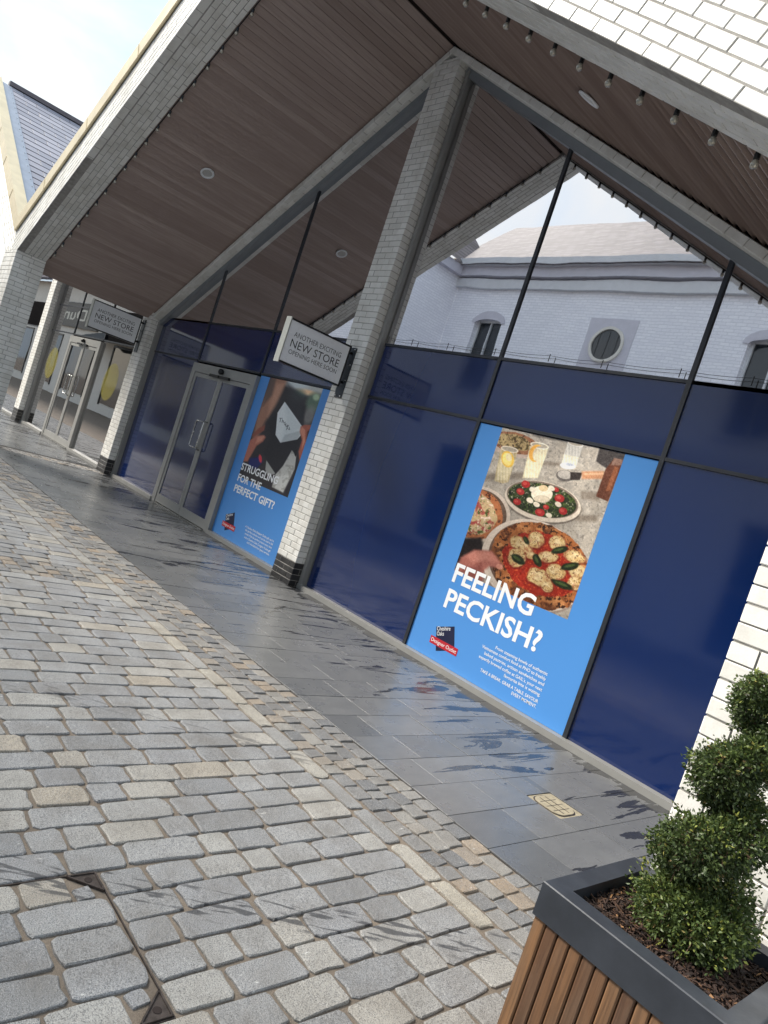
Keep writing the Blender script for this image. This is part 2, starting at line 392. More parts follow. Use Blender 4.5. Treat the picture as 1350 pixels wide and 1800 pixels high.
class MB:
    def __init__(s): s.V, s.F, s.T = [], [], []
    def add(s, V, F, tint=0.0):
        k = len(s.V); s.V += [tuple(v) for v in V]; s.F += [tuple(i+k for i in f) for f in F]; s.T += [tint]*len(V); return s
    def box(s, x0, x1, y0, y1, z0, z1, tint=0.0):
        V = [(x, y, z) for z in (z0, z1) for y in (y0, y1) for x in (x0, x1)]
        return s.add(V, [(0, 2, 3, 1), (4, 5, 7, 6), (0, 1, 5, 4), (2, 6, 7, 3), (0, 4, 6, 2), (1, 3, 7, 5)], tint)
    def prism(s, poly, n, tint=0.0):
        """extrude 3-D polygon by vector n"""
        k = len(poly); P = [np.array(p, float) for p in poly]; Q = [p+np.array(n, float) for p in P]
        F = [tuple(range(k)), tuple(range(2*k-1, k-1, -1))] + [(i, i+k, (i+1) % k+k, (i+1) % k) for i in range(k)]
        return s.add(P+Q, F, tint)
    def bar(s, a, b, w, h, up=(0, 0, 1), tint=0.0):
        a, b = np.array(a, float), np.array(b, float); d = b-a; d /= np.linalg.norm(d)
        u = np.array(up, float); sd = np.cross(d, u); sd /= np.linalg.norm(sd); u = np.cross(sd, d)
        P = [a+sd*w/2*i+u*h/2*j for i, j in ((-1, -1), (1, -1), (1, 1), (-1, 1))]
        return s.prism(P, b-a, tint)
    def tube(s, pts, r, n=8, tint=0.0):
        pts = [np.array(p, float) for p in pts]; rings = []
        rr = r if isinstance(r, (list, tuple)) else [r]*len(pts)
        for i, p in enumerate(pts):
            d = pts[min(i+1, len(pts)-1)]-pts[max(i-1, 0)]; d /= np.linalg.norm(d)
            a = np.cross(d, (0.31, 0.57, 0.76)); a /= np.linalg.norm(a); b = np.cross(d, a)
            rings.append([p+rr[i]*(a*math.cos(2*math.pi*j/n)+b*math.sin(2*math.pi*j/n)) for j in range(n)])
        V = [v for rg in rings for v in rg]; F = []
        for i in range(len(pts)-1):
            for j in range(n): F.append((i*n+j, i*n+(j+1) % n, (i+1)*n+(j+1) % n, (i+1)*n+j))
        F += [tuple(range(n)), tuple(range((len(pts)-1)*n, len(pts)*n))]
        return s.add(V, F, tint)
    def lathe(s, c, prof, n=16, axis=(0, 0, 1)):
        c = np.array(c, float); ax = np.array(axis, float); ax /= np.linalg.norm(ax)
        a = np.cross(ax, (0.31, 0.83, 0.46)); a /= np.linalg.norm(a); b = np.cross(ax, a)
        V = [c+ax*h+r*(a*math.cos(2*math.pi*j/n)+b*math.sin(2*math.pi*j/n)) for r, h in prof for j in range(n)]
        F = [(i*n+j, i*n+(j+1) % n, (i+1)*n+(j+1) % n, (i+1)*n+j) for i in range(len(prof)-1) for j in range(n)]
        F += [tuple(range(n)), tuple(range((len(prof)-1)*n, len(prof)*n))]
        return s.add(V, F)
    def build(s, name, mat, parent=None, smooth=False, recalc=True):
        return obj(name, mesh(name, s.V, s.F, mat, recalc, smooth, s.T), parent)

# ---- pieces: many alike small blocks; the largest in view become parts, the rest is joined
def clip_poly(P, a, b, c):
    """keep a*x+b*y<=c"""
    out = []
    for i in range(len(P)):
        p, q = P[i], P[(i+1) % len(P)]
        dp, dq = a*p[0]+b*p[1]-c, a*q[0]+b*q[1]-c
        if dp <= 0: out.append(p)
        if dp*dq < 0:
            t = dp/(dp-dq); out.append((p[0]+t*(q[0]-p[0]), p[1]+t*(q[1]-p[1])))
    return out
def poly_area(P): return 0.5*abs(sum(P[i][0]*P[(i+1) % len(P)][1]-P[(i+1) % len(P)][0]*P[i][1] for i in range(len(P))))
def inset(P, d):
    cx = sum(p[0] for p in P)/len(P); cy = sum(p[1] for p in P)/len(P)
    out = []
    for x, y in P:
        dx, dy = x-cx, y-cy
        out.append((cx+dx-math.copysign(min(d, abs(dx)*0.4), dx), cy+dy-math.copysign(min(d, abs(dy)*0.4), dy)))
    return out
class Pieces:
    """collects blocks: host part, frame (o,u,v,n), 2-D outline; chamfered front at n=0"""
    def __init__(s): s.L = []
    def add(s, host, o, u, v, n, poly, depth, mat, ch=0.0035, size=None):
        o, u, v, n = (np.array(t, float) for t in (o, u, v, n))
        cx = sum(p[0] for p in poly)/len(poly); cy = sum(p[1] for p in poly)/len(poly)
        c = o+u*cx+v*cy
        loc = [(p[0]-cx, p[1]-cy) for p in poly]
        vis = (CAM-c) @ n
        sz = math.sqrt(poly_area(poly))
        d = np.linalg.norm(CAM-c)
        sc = screen_size(c, sz)*max(0.0, vis/d)**0.5 if vis > 0 else 0.0
        s.L.append((sc, host, c, u, v, n, loc, depth, mat, ch))
    def emit(s, name, rest_name, limit, rest_parent):
        s.L.sort(key=lambda t: -t[0])
        cache = {}; rest = {}
        for i, (sc, host, c, u, v, n, loc, depth, mat, ch) in enumerate(s.L):
            inn = inset(loc, ch); k = len(loc)
            j = lambda: random.uniform(-0.0008, 0.0008)
            if i < limit and sc > 4:
                key = (tuple((round(a, 4), round(b, 4)) for a, b in loc), depth, mat)
                if key not in cache:
                    V = [(x, y, -depth) for x, y in loc]+[(x, y, -ch) for x, y in loc]+[(x, y, 0) for x, y in inn]
                    F = [tuple(range(2*k, 3*k)), tuple(range(k-1, -1, -1))]
                    for r in (0, 1): F += [(r*k+a, r*k+(a+1) % k, (r+1)*k+(a+1) % k, (r+1)*k+a) for a in range(k)]
                    cache[key] = mesh(name, V, F, mat)
                cc = c+n*j()*1.5
                W = Matrix([[u[0], v[0], n[0], cc[0]], [u[1], v[1], n[1], cc[1]], [u[2], v[2], n[2], cc[2]], [0, 0, 0, 1]])
                obj(name, cache[key], host, W)
            else:
                mb = rest.setdefault(mat, MB())
                f3 = lambda p, h: c+u*p[0]+v*p[1]+n*h
                h0 = j()*1.5
                V = [f3(p, -depth) for p in loc]+[f3(p, -ch) for p in loc]+[f3(p, h0) for p in inn]
                F = [tuple(range(2*k, 3*k))]
                for r in (0, 1): F += [(r*k+a, r*k+(a+1) % k, (r+1)*k+(a+1) % k, (r+1)*k+a) for a in range(k)]
                mb.add(V, F, random.random())
        for mat, mb in rest.items():
            tag(mb.build(rest_name, mat, rest_parent), kind='stuff')
BL, BH, BJ = 0.2022, 0.0695, 0.007     # brick pitch along, course pitch, joint
def courses(pc, host, o, u, v, n, rect, clips, mat, depth=0.09, L=BL, H=BH, J=BJ, phase=0.0, off=0.0):
    """running bond over rect=(u0,u1,v0,v1) clipped by half planes"""
    u0, u1, v0, v1 = rect
    r = 0; y = v0
    while y < v1-1e-6:
        x = u0-L+((r % 2)*0.5*L+phase*L) % L
        while x < u1:
            P = [(max(x, u0)+J/2*(x > u0), y+J/2), (min(x+L, u1)-J/2*(x+L < u1), y+J/2), (min(x+L, u1)-J/2*(x+L < u1), min(y+H, v1)-J/2), (max(x, u0)+J/2*(x > u0), min(y+H, v1)-J/2)]
            x += L
            if P[1][0]-P[0][0] < 0.012 or P[2][1]-P[1][1] < 0.008: continue
            for c in clips:
                P = clip_poly(P, *c)
                if len(P) < 3: break
            if len(P) < 3 or poly_area(P) < 2e-4: continue
            pc.add(host, o, u, v, n, P, depth, mat)
        y += H; r += 1
def pillar(pc, host, x0, x1, y0, y1, z1, plinth=4, blackpc=None, clipfn=None):
    """free-standing brick pillar, bricks lapping at the corners; z from 0"""
    T = 0.095; r = 0; z = 0.0
    while z < z1-0.01:
        top = min(z+BH, z1)
        p, m = (blackpc, 'black_brick') if r < plinth else (pc, 'white_brick')
        if p is None: p = pc
        e = T if r % 2 else 0.0       # odd courses: the side faces run through
        def run(o, u, n, a, b, full):
            w = b-a; k = max(1, round(w/BL)); L = w/k
            xs = [a+i*L for i in range(k+1)]
            if full is False and w > 0.3 and k > 1: xs = [a]+[a+(i+0.5)*L for i in range(k)]+[b]
            for q0, q1 in zip(xs[:-1], xs[1:]):
                if q1-q0 < 0.02: continue
                p.add(host, o, u, (0, 0, 1), n, [(q0+BJ/2*(q0 > a), z+BJ/2), (q1-BJ/2*(q1 < b), z+BJ/2), (q1-BJ/2*(q1 < b), top-BJ/2), (q0+BJ/2*(q0 > a), top-BJ/2)], T, m)
        run((x0, y0, 0), (1, 0, 0), (0, -1, 0), e*1.0+(BJ if e else 0), (x1-x0)-e-(BJ if e else 0), not r % 2)
        g = 0.0 if r % 2 else T+BJ
        run((x1, y0, 0), (0, 1, 0), (1, 0, 0), g, y1-y0, True)
        run((x0, y1, 0), (0, -1, 0), (-1, 0, 0), 0.0, (y1-y0)-g, True)
        z += BH; r += 1
    return host
def core(name, x0, x1, y0, y1, z0, z1, parent, mat='mortar_grey'):
    return MB().box(x0+0.0045, x1-0.0045, y0+0.0045, y1-0.004, z0, z1).build(name, mat, parent)

# ------------------------------------------------------------------ layout numbers (metres)
YG = 5.165                 # glass plane
YF, YFB = 2.64, 3.07       # gable fascia front / back
YP = 4.97                  # front of the facade pillars and brick border
XR, HS, TAN = -6.70, 6.12, 0.5774
XV, XRV, XN = XR-HS, XR+HS, XR-2*HS
ZU = 6.35                  # apex of fascia underside
COS, SIN = math.cos(math.radians(30)), math.sin(math.radians(30))
under = lambda x, xr=XR: ZU-TAN*abs(x-xr)

# ------------------------------------------------------------------ ground, setts, paving
GX0, GX1 = -34.0, 4.0
g = MB(); g.add([(-400, -400, -0.0062), (400, -400, -0.0062), (400, 400, -0.012), (-400, 400, -0.0062)], [(0, 1, 2, 3)])
ground = tag(g.build('ground', 'sand_bedding'), 'sandy jointing bed below the granite setts', kind='structure')
random.seed(11)
def sett_proto(k):
    pts = []
    r = random.Random(100+k)
    c = 0.11
    base = [(-.5, -.5+c), (-.5, 0), (-.5, .5-c), (-.5+c*.5, .5), (0.0, .5), (.5-c*.5, .5), (.5, .5-c), (.5, 0), (.5, -.5+c), (.5-c*.5, -.5), (0.0, -.5), (-.5+c*.5, -.5)]
    base = [(x+r.uniform(-.022, .022), y+r.uniform(-.04, .04)) for x, y in base]
    n = len(base)
    V = [(x, y, -0.03) for x, y in base]+[(x*0.99, y*0.99, -0.0034+r.uniform(-.001, .0008)) for x, y in base]+[(x*(0.94+r.uniform(-.03, .02)), y*(0.95+r.uniform(-.025, .02)), r.uniform(-.0012, .0012)) for x, y in base]
    F = [tuple(range(2*n, 3*n))]
    for q in (0, 1): F += [(q*n+a, q*n+(a+1) % n, (q+1)*n+(a+1) % n, (q+1)*n+a) for a in range(n)]
    return V, F
SETT = [sett_proto(k) for k in range(14)]
def emit_setts(L, name, rest_name, mat, limit, parent):
    """L: (x,y,size along y, size along x, rot, dz)"""
    meshes = [mesh(name, V, F, mat) for V, F in SETT]
    ranked = sorted(L, key=lambda t: -screen_size((t[0], t[1], 0), math.sqrt(t[2]*t[3]))*(0 if project((t[0], t[1], 0)) is None else 1))
    big = MB()
    for i, (x, y, ly, lx, rot, dz) in enumerate(ranked):
        k = random.randrange(len(SETT))
        W = Matrix.Translation((x, y, dz)) @ Matrix.Rotation(math.pi/2*random.choice((1, -1))+rot, 4, 'Z') @ Matrix.Diagonal((ly, lx, 1, 1))
        if i < limit: obj(name, meshes[k], parent, W)
        else:
            V, F = SETT[k]
            A = np.array(W); P = np.c_[np.array(V), np.ones(len(V))] @ A.T
            big.add(P[:, :3], F, random.random())
    if big.V: tag(big.build(rest_name, mat, parent, recalc=False), kind='stuff')
CVX0, CVX1, CVY = -2.056, -1.424, 1.18     # recessed cover filled with setts
setts = []
x = -1.424-0.137*0   # course boundaries pass through the cover edges
bounds = [CVX0+0.1264*i for i in range(6)]
xs = list(bounds)
while xs[-1] < 1.6: xs.append(xs[-1]+random.uniform(0.128, 0.145))
lo = []
cur = CVX0
while cur > -19.0:
    cur -= random.uniform(0.130, 0.148); lo.append(cur)
xs = lo[::-1]+xs
def fill_row(xa, xb, y0, y1):
    y = y1
    while y > y0+0.02:
        l = random.choice((0.14, 0.2, 0.24, 0.27, 0.29))*random.uniform(0.92, 1.08)
        if y-l < y0+0.09: l = y-y0
        w = xb-xa
        setts.append(((xa+xb)/2+random.uniform(-.003, .003), y-l/2, l-0.013, w-0.011, random.uniform(-.02, .02), random.uniform(-.002, .002)))
        y -= l
for xa, xb in zip(xs[:-1], xs[1:]):
    if -5.95 < (xa+xb)/2 < -5.52: continue
    if xb > -1.0 and False: continue
    ymin = -4.5 if xa > -9 else -1.5
    if CVX0-0.01 <= xa and xb <= CVX1+0.01:
        fill_row(xa, xb, CVY+0.004, 2.468)
        cor = xa < CVX0+0.01 or xb > CVX1-0.01
        fill_row(xa, xb, ymin, CVY-(0.105 if cor else 0.004))
    else: fill_row(xa, xb, ymin, 2.468)
for cx_, sg_ in ((CVX0, 1), (CVX1, -1)): setts.append((cx_+sg_*.094, CVY-.070, .06, .054, .1, -.0025))
emit_setts(setts, 'sett', 'setts_far', 'granite_sett', 300, ground)
border = []; xx = 1.6
while xx > -19:
    l = random.uniform(0.25, 0.30); border.append((xx-l/2, 2.523, 0.092, l-0.014, random.uniform(-.01, .01), random.uniform(-.002, .003))); xx -= l
for i, t in enumerate(border): border[i] = (t[0], t[1], t[3], t[2], math.pi/2, t[5])
emit_setts(border, 'border_sett', 'border_setts_far', 'granite_border', 60, ground)
cubes = []
edges = [2.585, 2.695, 2.803, 2.915, 3.028]
for c in range(4):
    xx = 1.6+random.uniform(0, .1)
    while xx > -19:
        w = random.choice((0.085, 0.1, 0.115, 0.14))*random.uniform(0.9, 1.1)
        d = edges[c+1]-edges[c]
        cubes.append((xx-w/2, (edges[c]+edges[c+1])/2+random.uniform(-.007, .007), d-0.010, w-0.010, random.uniform(-.09, .09), random.uniform(-.006, .003))); xx -= w
for c in range(4):                                     # narrow band across the lane
    y = 2.46
    while y > -1.5:
        d = random.uniform(0.095, 0.112)
        cubes.append((-5.575-0.107*c+random.uniform(-.006, .006), y-d/2, d-0.012, 0.095, random.uniform(-.06, .06), random.uniform(-.005, .003))); y -= d
for c in range(4):                                     # and one across the slate walk, below the roof valley
    y = 3.04
    while y < 5.05:
        d = random.uniform(0.095, 0.112)
        cubes.append((-12.62-0.107*c, y+d/2, d-0.012, 0.095, random.uniform(-.06, .06), random.uniform(-.005, .003))); y += d
emit_setts(cubes, 'small_sett', 'small_setts_far', 'porphyry_cube', 300, ground)
# slate slabs
walk = tag(MB().box(GX0, GX1, 3.03, 5.19, -0.06, -0.0045).build('pavement', 'mortar_dark'), 'dark slate slab walk in front of the shop', kind='structure')
slabs = Pieces(); xx = -1.811-0.2835*-12
while xx > -31:
    x0, x1 = xx-0.2835, xx; y = 3.032; first = True
    if not (-13.05 < (x0+x1)/2 < -12.58):
        while y < 5.10:
            l = random.uniform(0.22, 0.62) if first else random.uniform(0.42, 0.74); first = False
            if y+l > 5.0: l = 5.105-y
            if not (x0 < -1.94 and x1 > -2.18 and y < 4.12 and y+l > 3.87):
                slabs.add(walk, (0, 0, random.uniform(-.0008, .0008)), (1, 0, 0), (0, 1, 0), (0, 0, 1), [(x0+0.002, y+0.0025), (x1-0.002, y+0.0025), (x1-0.002, y+l-0.0025), (x0+0.002, y+l-0.0025)], 0.025, 'slate_paving', ch=0.0004)
            else:
                for ya, yb in ((y, 3.865), (4.125, y+l)):
                    if yb-ya > 0.02: slabs.add(walk, (0, 0, 0), (1, 0, 0), (0, 1, 0), (0, 0, 1), [(x0+0.002, ya+0.0025), (x1-0.002, ya+0.0025), (x1-0.002, yb-0.0025), (x0+0.002, yb-0.0025)], 0.025, 'slate_paving', ch=0.0004)
                for xa, xb in ((x0, -2.185), (-1.935, x1)):
                    if xb-xa > 0.02: slabs.add(walk, (0, 0, 0), (1, 0, 0), (0, 1, 0), (0, 0, 1), [(xa+0.0025, max(y, 3.868)), (xb-0.002, max(y, 3.868)), (xb-0.002, min(y+l, 4.122)), (xa+0.0025, min(y+l, 4.122))], 0.025, 'slate_paving', ch=0.0004)
            y += l
    xx -= 0.2835
slabs.emit('slab', 'slabs_far', 300, walk)
# rounded access cover in the slate
ac = thing('access_cover', 'small rounded sandy access cover set flush into the dark slate paving', 'access cover', (-2.06, 3.995, 0))
def rrect(cx, cy, hx, hy, r, z, n=6):
    P = []
    for sx, sy, a0 in ((1, 1, 0), (-1, 1, 90), (-1, -1, 180), (1, -1, 270)):
        for i in range(n+1):
            a = math.radians(a0+90*i/n); P.append((cx+sx*(hx-r)+r*math.cos(a), cy+sy*(hy-r)+r*math.sin(a), z))
    return P
MB().prism(rrect(-2.06, 3.995, 0.123, 0.127, 0.02, -0.02), (0, 0, 0.016)).build('surround', 'cover_stone', ac)
MB().prism(rrect(-2.06, 3.985, 0.112, 0.112, 0.07, -0.01), (0, 0, 0.0085)).build('frame', 'iron', ac)
MB().prism(rrect(-2.06, 3.985, 0.104, 0.104, 0.064, -0.01), (0, 0, 0.0115)).build('lid', 'cover_stone', ac)
for i in range(3): MB().box(-2.055+(-0.055+0.05*i), -2.051+(-0.055+0.05*i), 3.90, 4.07, 0.0012, 0.0022).build('groove', 'iron', ac)
for i in range(2): MB().box(-2.15, -1.97, 3.95+0.06*i, 3.954+0.06*i, 0.0026, 0.0034).build('groove', 'iron', ac)
# recessed cover tray edges and its triangular lifting corners
rc = thing('recessed_cover', 'inset manhole frame with rusty triangular corners among the granite setts', 'manhole cover', (-1.74, 0.86, 0))
MB().box(CVX0-0.002, CVX1+0.002, CVY-0.002, CVY+0.002, -0.02, -0.004).box(CVX0-0.002, CVX0+0.002, 0.5, CVY-0.0025, -0.02, -0.004).box(CVX1-0.002, CVX1+0.002, 0.5, CVY-0.0025, -0.02, -0.004).build('edge_frame', 'iron', rc)
for cx, sg in ((CVX0, 1), (CVX1, -1)):
    tri = [(cx+sg*0.006, CVY-0.006), (cx+sg*0.006, CVY-0.098), (cx+sg*0.098, CVY-0.006)]
    c3 = (sum(p[0] for p in tri)/3, sum(p[1] for p in tri)/3)
    o = MB().prism([(p[0], p[1], -0.012) for p in tri], (0, 0, 0.009)).build('lifting_corner', 'iron', rc)
    rim = MB()
    for i in range(3):
        a, b2 = tri[i], tri[(i+1) % 3]; rim.bar((a[0], a[1], -0.001), (b2[0], b2[1], -0.001), 0.005, 0.005)
    rim.build('rim', 'iron', o)
    MB().lathe((c3[0], c3[1], -0.0025), [(0.013, 0), (0.013, 0.001), (0.0, 0.0012)], 9).build('keyhole', 'soffit_void', o)

# ------------------------------------------------------------------ the shop buildings
def rake_frame(xr, side):
    """frame along a rake, from the apex down; side -1 left, +1 right; v points up, square to the rake"""
    u = np.array((side*COS, 0, -SIN)); v = np.array((side*SIN, 0, COS)); return u, v
def gable(bld, pcs, xr, sides, bricks=True):
    RL = HS/COS
    FH = 0.43
    for sd in sides:
        u, v = rake_frame(xr, sd)
        # mortar body of the fascia beam (prism in x,z), cut level at the valley
        xa, xb = xr, xr+sd*HS
        e = 0.004
        zc = under(xr+sd*(HS-0.37), xr)
        pts = [(xa, ZU+e/COS), (xa, ZU+(FH-e)/COS), (xb, under(xb, xr)+(FH-e)/COS), (xb, zc+e), (xr+sd*(HS-0.37), zc+e)]
        fas = MB().prism([(p[0], YF+e, p[1]) for p in pts], (0, YFB-YF-2*e, 0)).build('gable_fascia', 'mortar_grey', bld)
        o = np.array((xr, YF, ZU))
        # local coords: s along u, t along v.  x = xr + sd*(s cos + t sin), z = ZU - s sin + t cos
        vert = (-COS, -SIN, 0.0)                         # sd*(x-xr) >= 0
        val = (COS, SIN, HS)                             # sd*(x-xr) <= HS
        lev = (SIN, -COS, ZU-zc)                         # z >= zc
        courses(pcs, fas, o, u, v, (0, -1, 0), (-0.3, RL+0.3, 0.0, FH), [vert, val, lev], 'white_brick', H=FH/6.0, phase=0.3)
        # underside: u along the rake, width along +y
        courses(pcs, fas, o, u, (0, 1, 0), -v, (0.0, (HS-0.37)/COS, 0.095+BJ, YFB-YF), [], 'white_brick', H=(YFB-YF-0.095-BJ)/5, phase=0.15, depth=0.03)
        # capping
        cap = MB()
        P = lambda s, t, y: tuple(np.array((xr, y, ZU))+u*s+v*t)
        t0, t1 = FH+0.012, FH+0.19
        s1 = lambda t: (HS-t*SIN)/COS
        s0 = lambda t: -t*SIN/COS
        cap.prism([P(s0(t0), t0, YF-0.035), P(s1(t0), t0, YF-0.035), P(s1(t1), t1, YF-0.035), P(s0(t1), t1, YF-0.035)], (0, 0.03, 0))
        cap.prism([P(s0(t1), t1, YF-0.035), P(s1(t1), t1, YF-0.035), P(s1(t1+.02), t1+.02, YF-0.035), P(s0(t1+.02), t1+.02, YF-0.035)], (0, 0.19, 0))
        cap.prism([P(s0(FH), FH+.001, YF+0.01), P(s1(FH), FH+.001, YF+0.01), P(s1(.58), .58, YF+0.01), P(s0(.58), .58, YF+0.01)], (0, YFB-YF-0.08, 0))
        vc = cap.build('verge_capping', 'verge_metal', bld)
        for k in range(1, 5):
            s = RL*k/5; a = P(s, t0+.002, YF-0.038); b_ = P(s, t1-.002, YF-0.038)
            MB().bar(a, b_, 0.012, 0.006, up=(0, 1, 0)).build('seam', 'verge_metal', vc)
        # roof deck behind the fascia
        e0 = FH+0.03
        pl = [P(s0(e0), e0, YFB-0.06), P(s1(e0), e0, YFB-0.06), P(s1(e0+.12), e0+.12, YFB-0.06), P(s0(e0+.12), e0+.12, YFB-0.06)]
        roof = MB().prism(pl, (0, 14.0, 0)).build('roof', 'ridge_tile', bld)
        # soffit: void board above, boards below
        tB = 0.075
        sL = (HS-0.05)/COS
        yb0, yb1 = YFB+0.004, YP+0.30
        void = MB().prism([P(s0(tB), tB, yb0), P(sL, tB, yb0), P(sL, tB+0.02, yb0), P(s0(tB+.02), tB+0.02, yb0)], (0, yb1-yb0, 0)).build('soffit', 'soffit_void', bld)
        N = 70; pit = sL/N
        bm_ = None
        for k in range(N):
            if bm_ is None:
                w = pit*0.84; h = sd*w/2           # lapped boards: the lower edge stands proud
                V = MB().prism([(-h, 0, 0.022), (h, 0, 0.0), (h, 0, 0.036), (-h, 0, 0.036)], (0, YP-YFB+0.06, 0))
                bm_ = mesh('soffit_board', V.V, V.F, 'soffit_wood')
            c = np.array((xr, YFB+0.006, ZU))+u*((k+0.5)*pit+0.012)+v*0.03
            y_ = np.array((0, 1, 0)); 
            uu = u if sd > 0 else -u
            W = Matrix([[uu[0], 0, v[0], c[0]], [uu[1], 1, v[1], c[1]], [uu[2], 0, v[2], c[2]], [0, 0, 0, 1]])
            obj('soffit_board', bm_, void, W)
        # brick border on the wall under the soffit
        bd = MB()
        dB = 0.075
        q = lambda s, t, y: tuple(np.array((xr, y, ZU+0.02))+u*s+v*t)
        sE = (HS-0.2)/COS
        bd.prism([q(0, 0, YP+.006), q(sE, 0, YP+.006), q(sE, -dB+.006, YP+.006), q(-(-dB+.006)*SIN/COS, -dB+.006, YP+.006)], (0, 0.23, 0))
        bdo = bd.build('wall_border', 'mortar_grey', bld)
        ob = np.array((xr, YP, ZU+0.02))-v*dB
        courses(pcs, bdo, ob, u, v, (0, -1, 0), (0, sE, 0, dB), [vert], 'white_brick', H=dB, phase=0.4)
        courses(pcs, bdo, ob, u, (0, 1, 0), -v, (dB*SIN/COS+.02, sE, 0.0, 0.15), [], 'white_brick', H=0.075, phase=0.1, depth=0.02)
# main building
shop = thing('shop_building', 'gabled shop with white brick fascia, timber soffit and navy filmed windows', 'shop building', (XR, 5.2, 0), 'gabled white brick shops')
near = thing('shop_building', 'neighbouring gabled shop at far left with clear glass doors and slate roof', 'shop building', (XN, 5.2, 0), 'gabled white brick shops')
PW, BK = Pieces(), Pieces()
NW, NK = Pieces(), Pieces()
gable(shop, PW, XR, (-1, 1))
gable(near, NW, XN, (1,))
def facade_pillar(bld, pw, bk, xc):
    x0, x1 = xc-0.2, xc+0.2
    zt = 6.0 if abs(xc-XR) < .5 or abs(xc-XN) < .5 else 3.05
    h = core('pillar', x0, x1, YP, YP+0.2, 0, zt, bld)
    pillar(pw, h, x0, x1, YP, YP+0.2, zt+0.22 if zt > 5 else zt, 4, bk)
facade_pillar(shop, PW, BK, -6.71)
facade_pillar(shop, PW, BK, -12.82)
facade_pillar(near, NW, NK, -18.95)
def valley_pillar(bld, pw, bk, xc):
    zt = under(XR-(HS-0.37))
    h = core('front_pillar', xc-0.37, xc+0.37, YF, YFB, 0, zt, bld)
    pillar(pw, h, xc-0.37, xc+0.37, YF, YFB, zt, 4, bk)
valley_pillar(shop, PW, BK, XRV-0.0)
valley_pillar(near, NW, NK, XV)
PW.emit('brick', 'brickwork', 300, shop)
BK.emit('black_brick', 'black_brickwork', 300, shop)
NW.emit('brick', 'brickwork', 300, near)
NK.emit('black_brick', 'black_brickwork', 300, near)

# roof slates of the neighbour, the slope that faces us
def neighbour_roof():
    u, v = rake_frame(XN, 1); FH = 0.43
    t = FH+0.16
    P = lambda s, tt, y: np.array((XN, y, ZU))+u*s+v*tt
    rf = MB().prism([tuple(P(-t*SIN/COS, t-.005, 2.98)), tuple(P((HS-t*SIN)/COS, t-.005, 2.98)), tuple(P((HS-t*SIN)/COS, t, 2.98)), tuple(P(-t*SIN/COS, t, 2.98))], (0, 13, 0)).build('slate_roof', 'soffit_void', near)
    pc = Pieces(); row = 0; s = (HS-t*SIN)/COS
    while s > -0.2:
        y = 3.02+(0.25 if row % 2 else 0)
        s2 = max(s-0.27, -0.33)
        yy = 3.0
        if row % 2: pc.add(rf, P(0, t+.008, 0), (0, 1, 0), -u, v, [(3.0, -s), (3.245, -s), (3.24, -s2-.045), (3.0, -s2-.045)], 0.012, 'roof_slate', ch=0.001)
        yy = 3.25 if row % 2 else 3.0
        while yy < 12:
            pc.add(rf, P(0, t+.008, 0), (0, 1, 0), -u, v, [(yy, -s), (yy+0.49, -s), (yy+0.49, -s2-.045), (yy, -s2-.045)], 0.012, 'roof_slate', ch=0.001)
            yy += 0.5
        s -= 0.27; row += 1
    pc.emit('slate', 'slates_far', 300, rf)
    # pale metal flashing along the verge
    fl = MB().prism([tuple(P(-0.2, t-.008, YF+.156)), tuple(P((HS-t*SIN)/COS-.02, t-.008, YF+.156)), tuple(P((HS-t*SIN)/COS-.02, t+.022, YF+.156)), tuple(P(-0.2, t+.022, YF+.156))], (0, 0.2, 0)).build('verge_flashing', 'flashing', near)
    for k in range(22):
        p = P(0.3*k, t+.022, 2.96); MB().lathe(p, [(0.012, 0), (0.012, 0.004), (0.0, 0.006)], 6, v).build('rivet', 'steel', fl)
    a = P(-t*SIN/COS, t+.03, 2.95); MB().bar(a, a+np.array((0, 13, 0)), 0.16, 0.09).build('ridge', 'ridge_tile', near)
neighbour_roof()

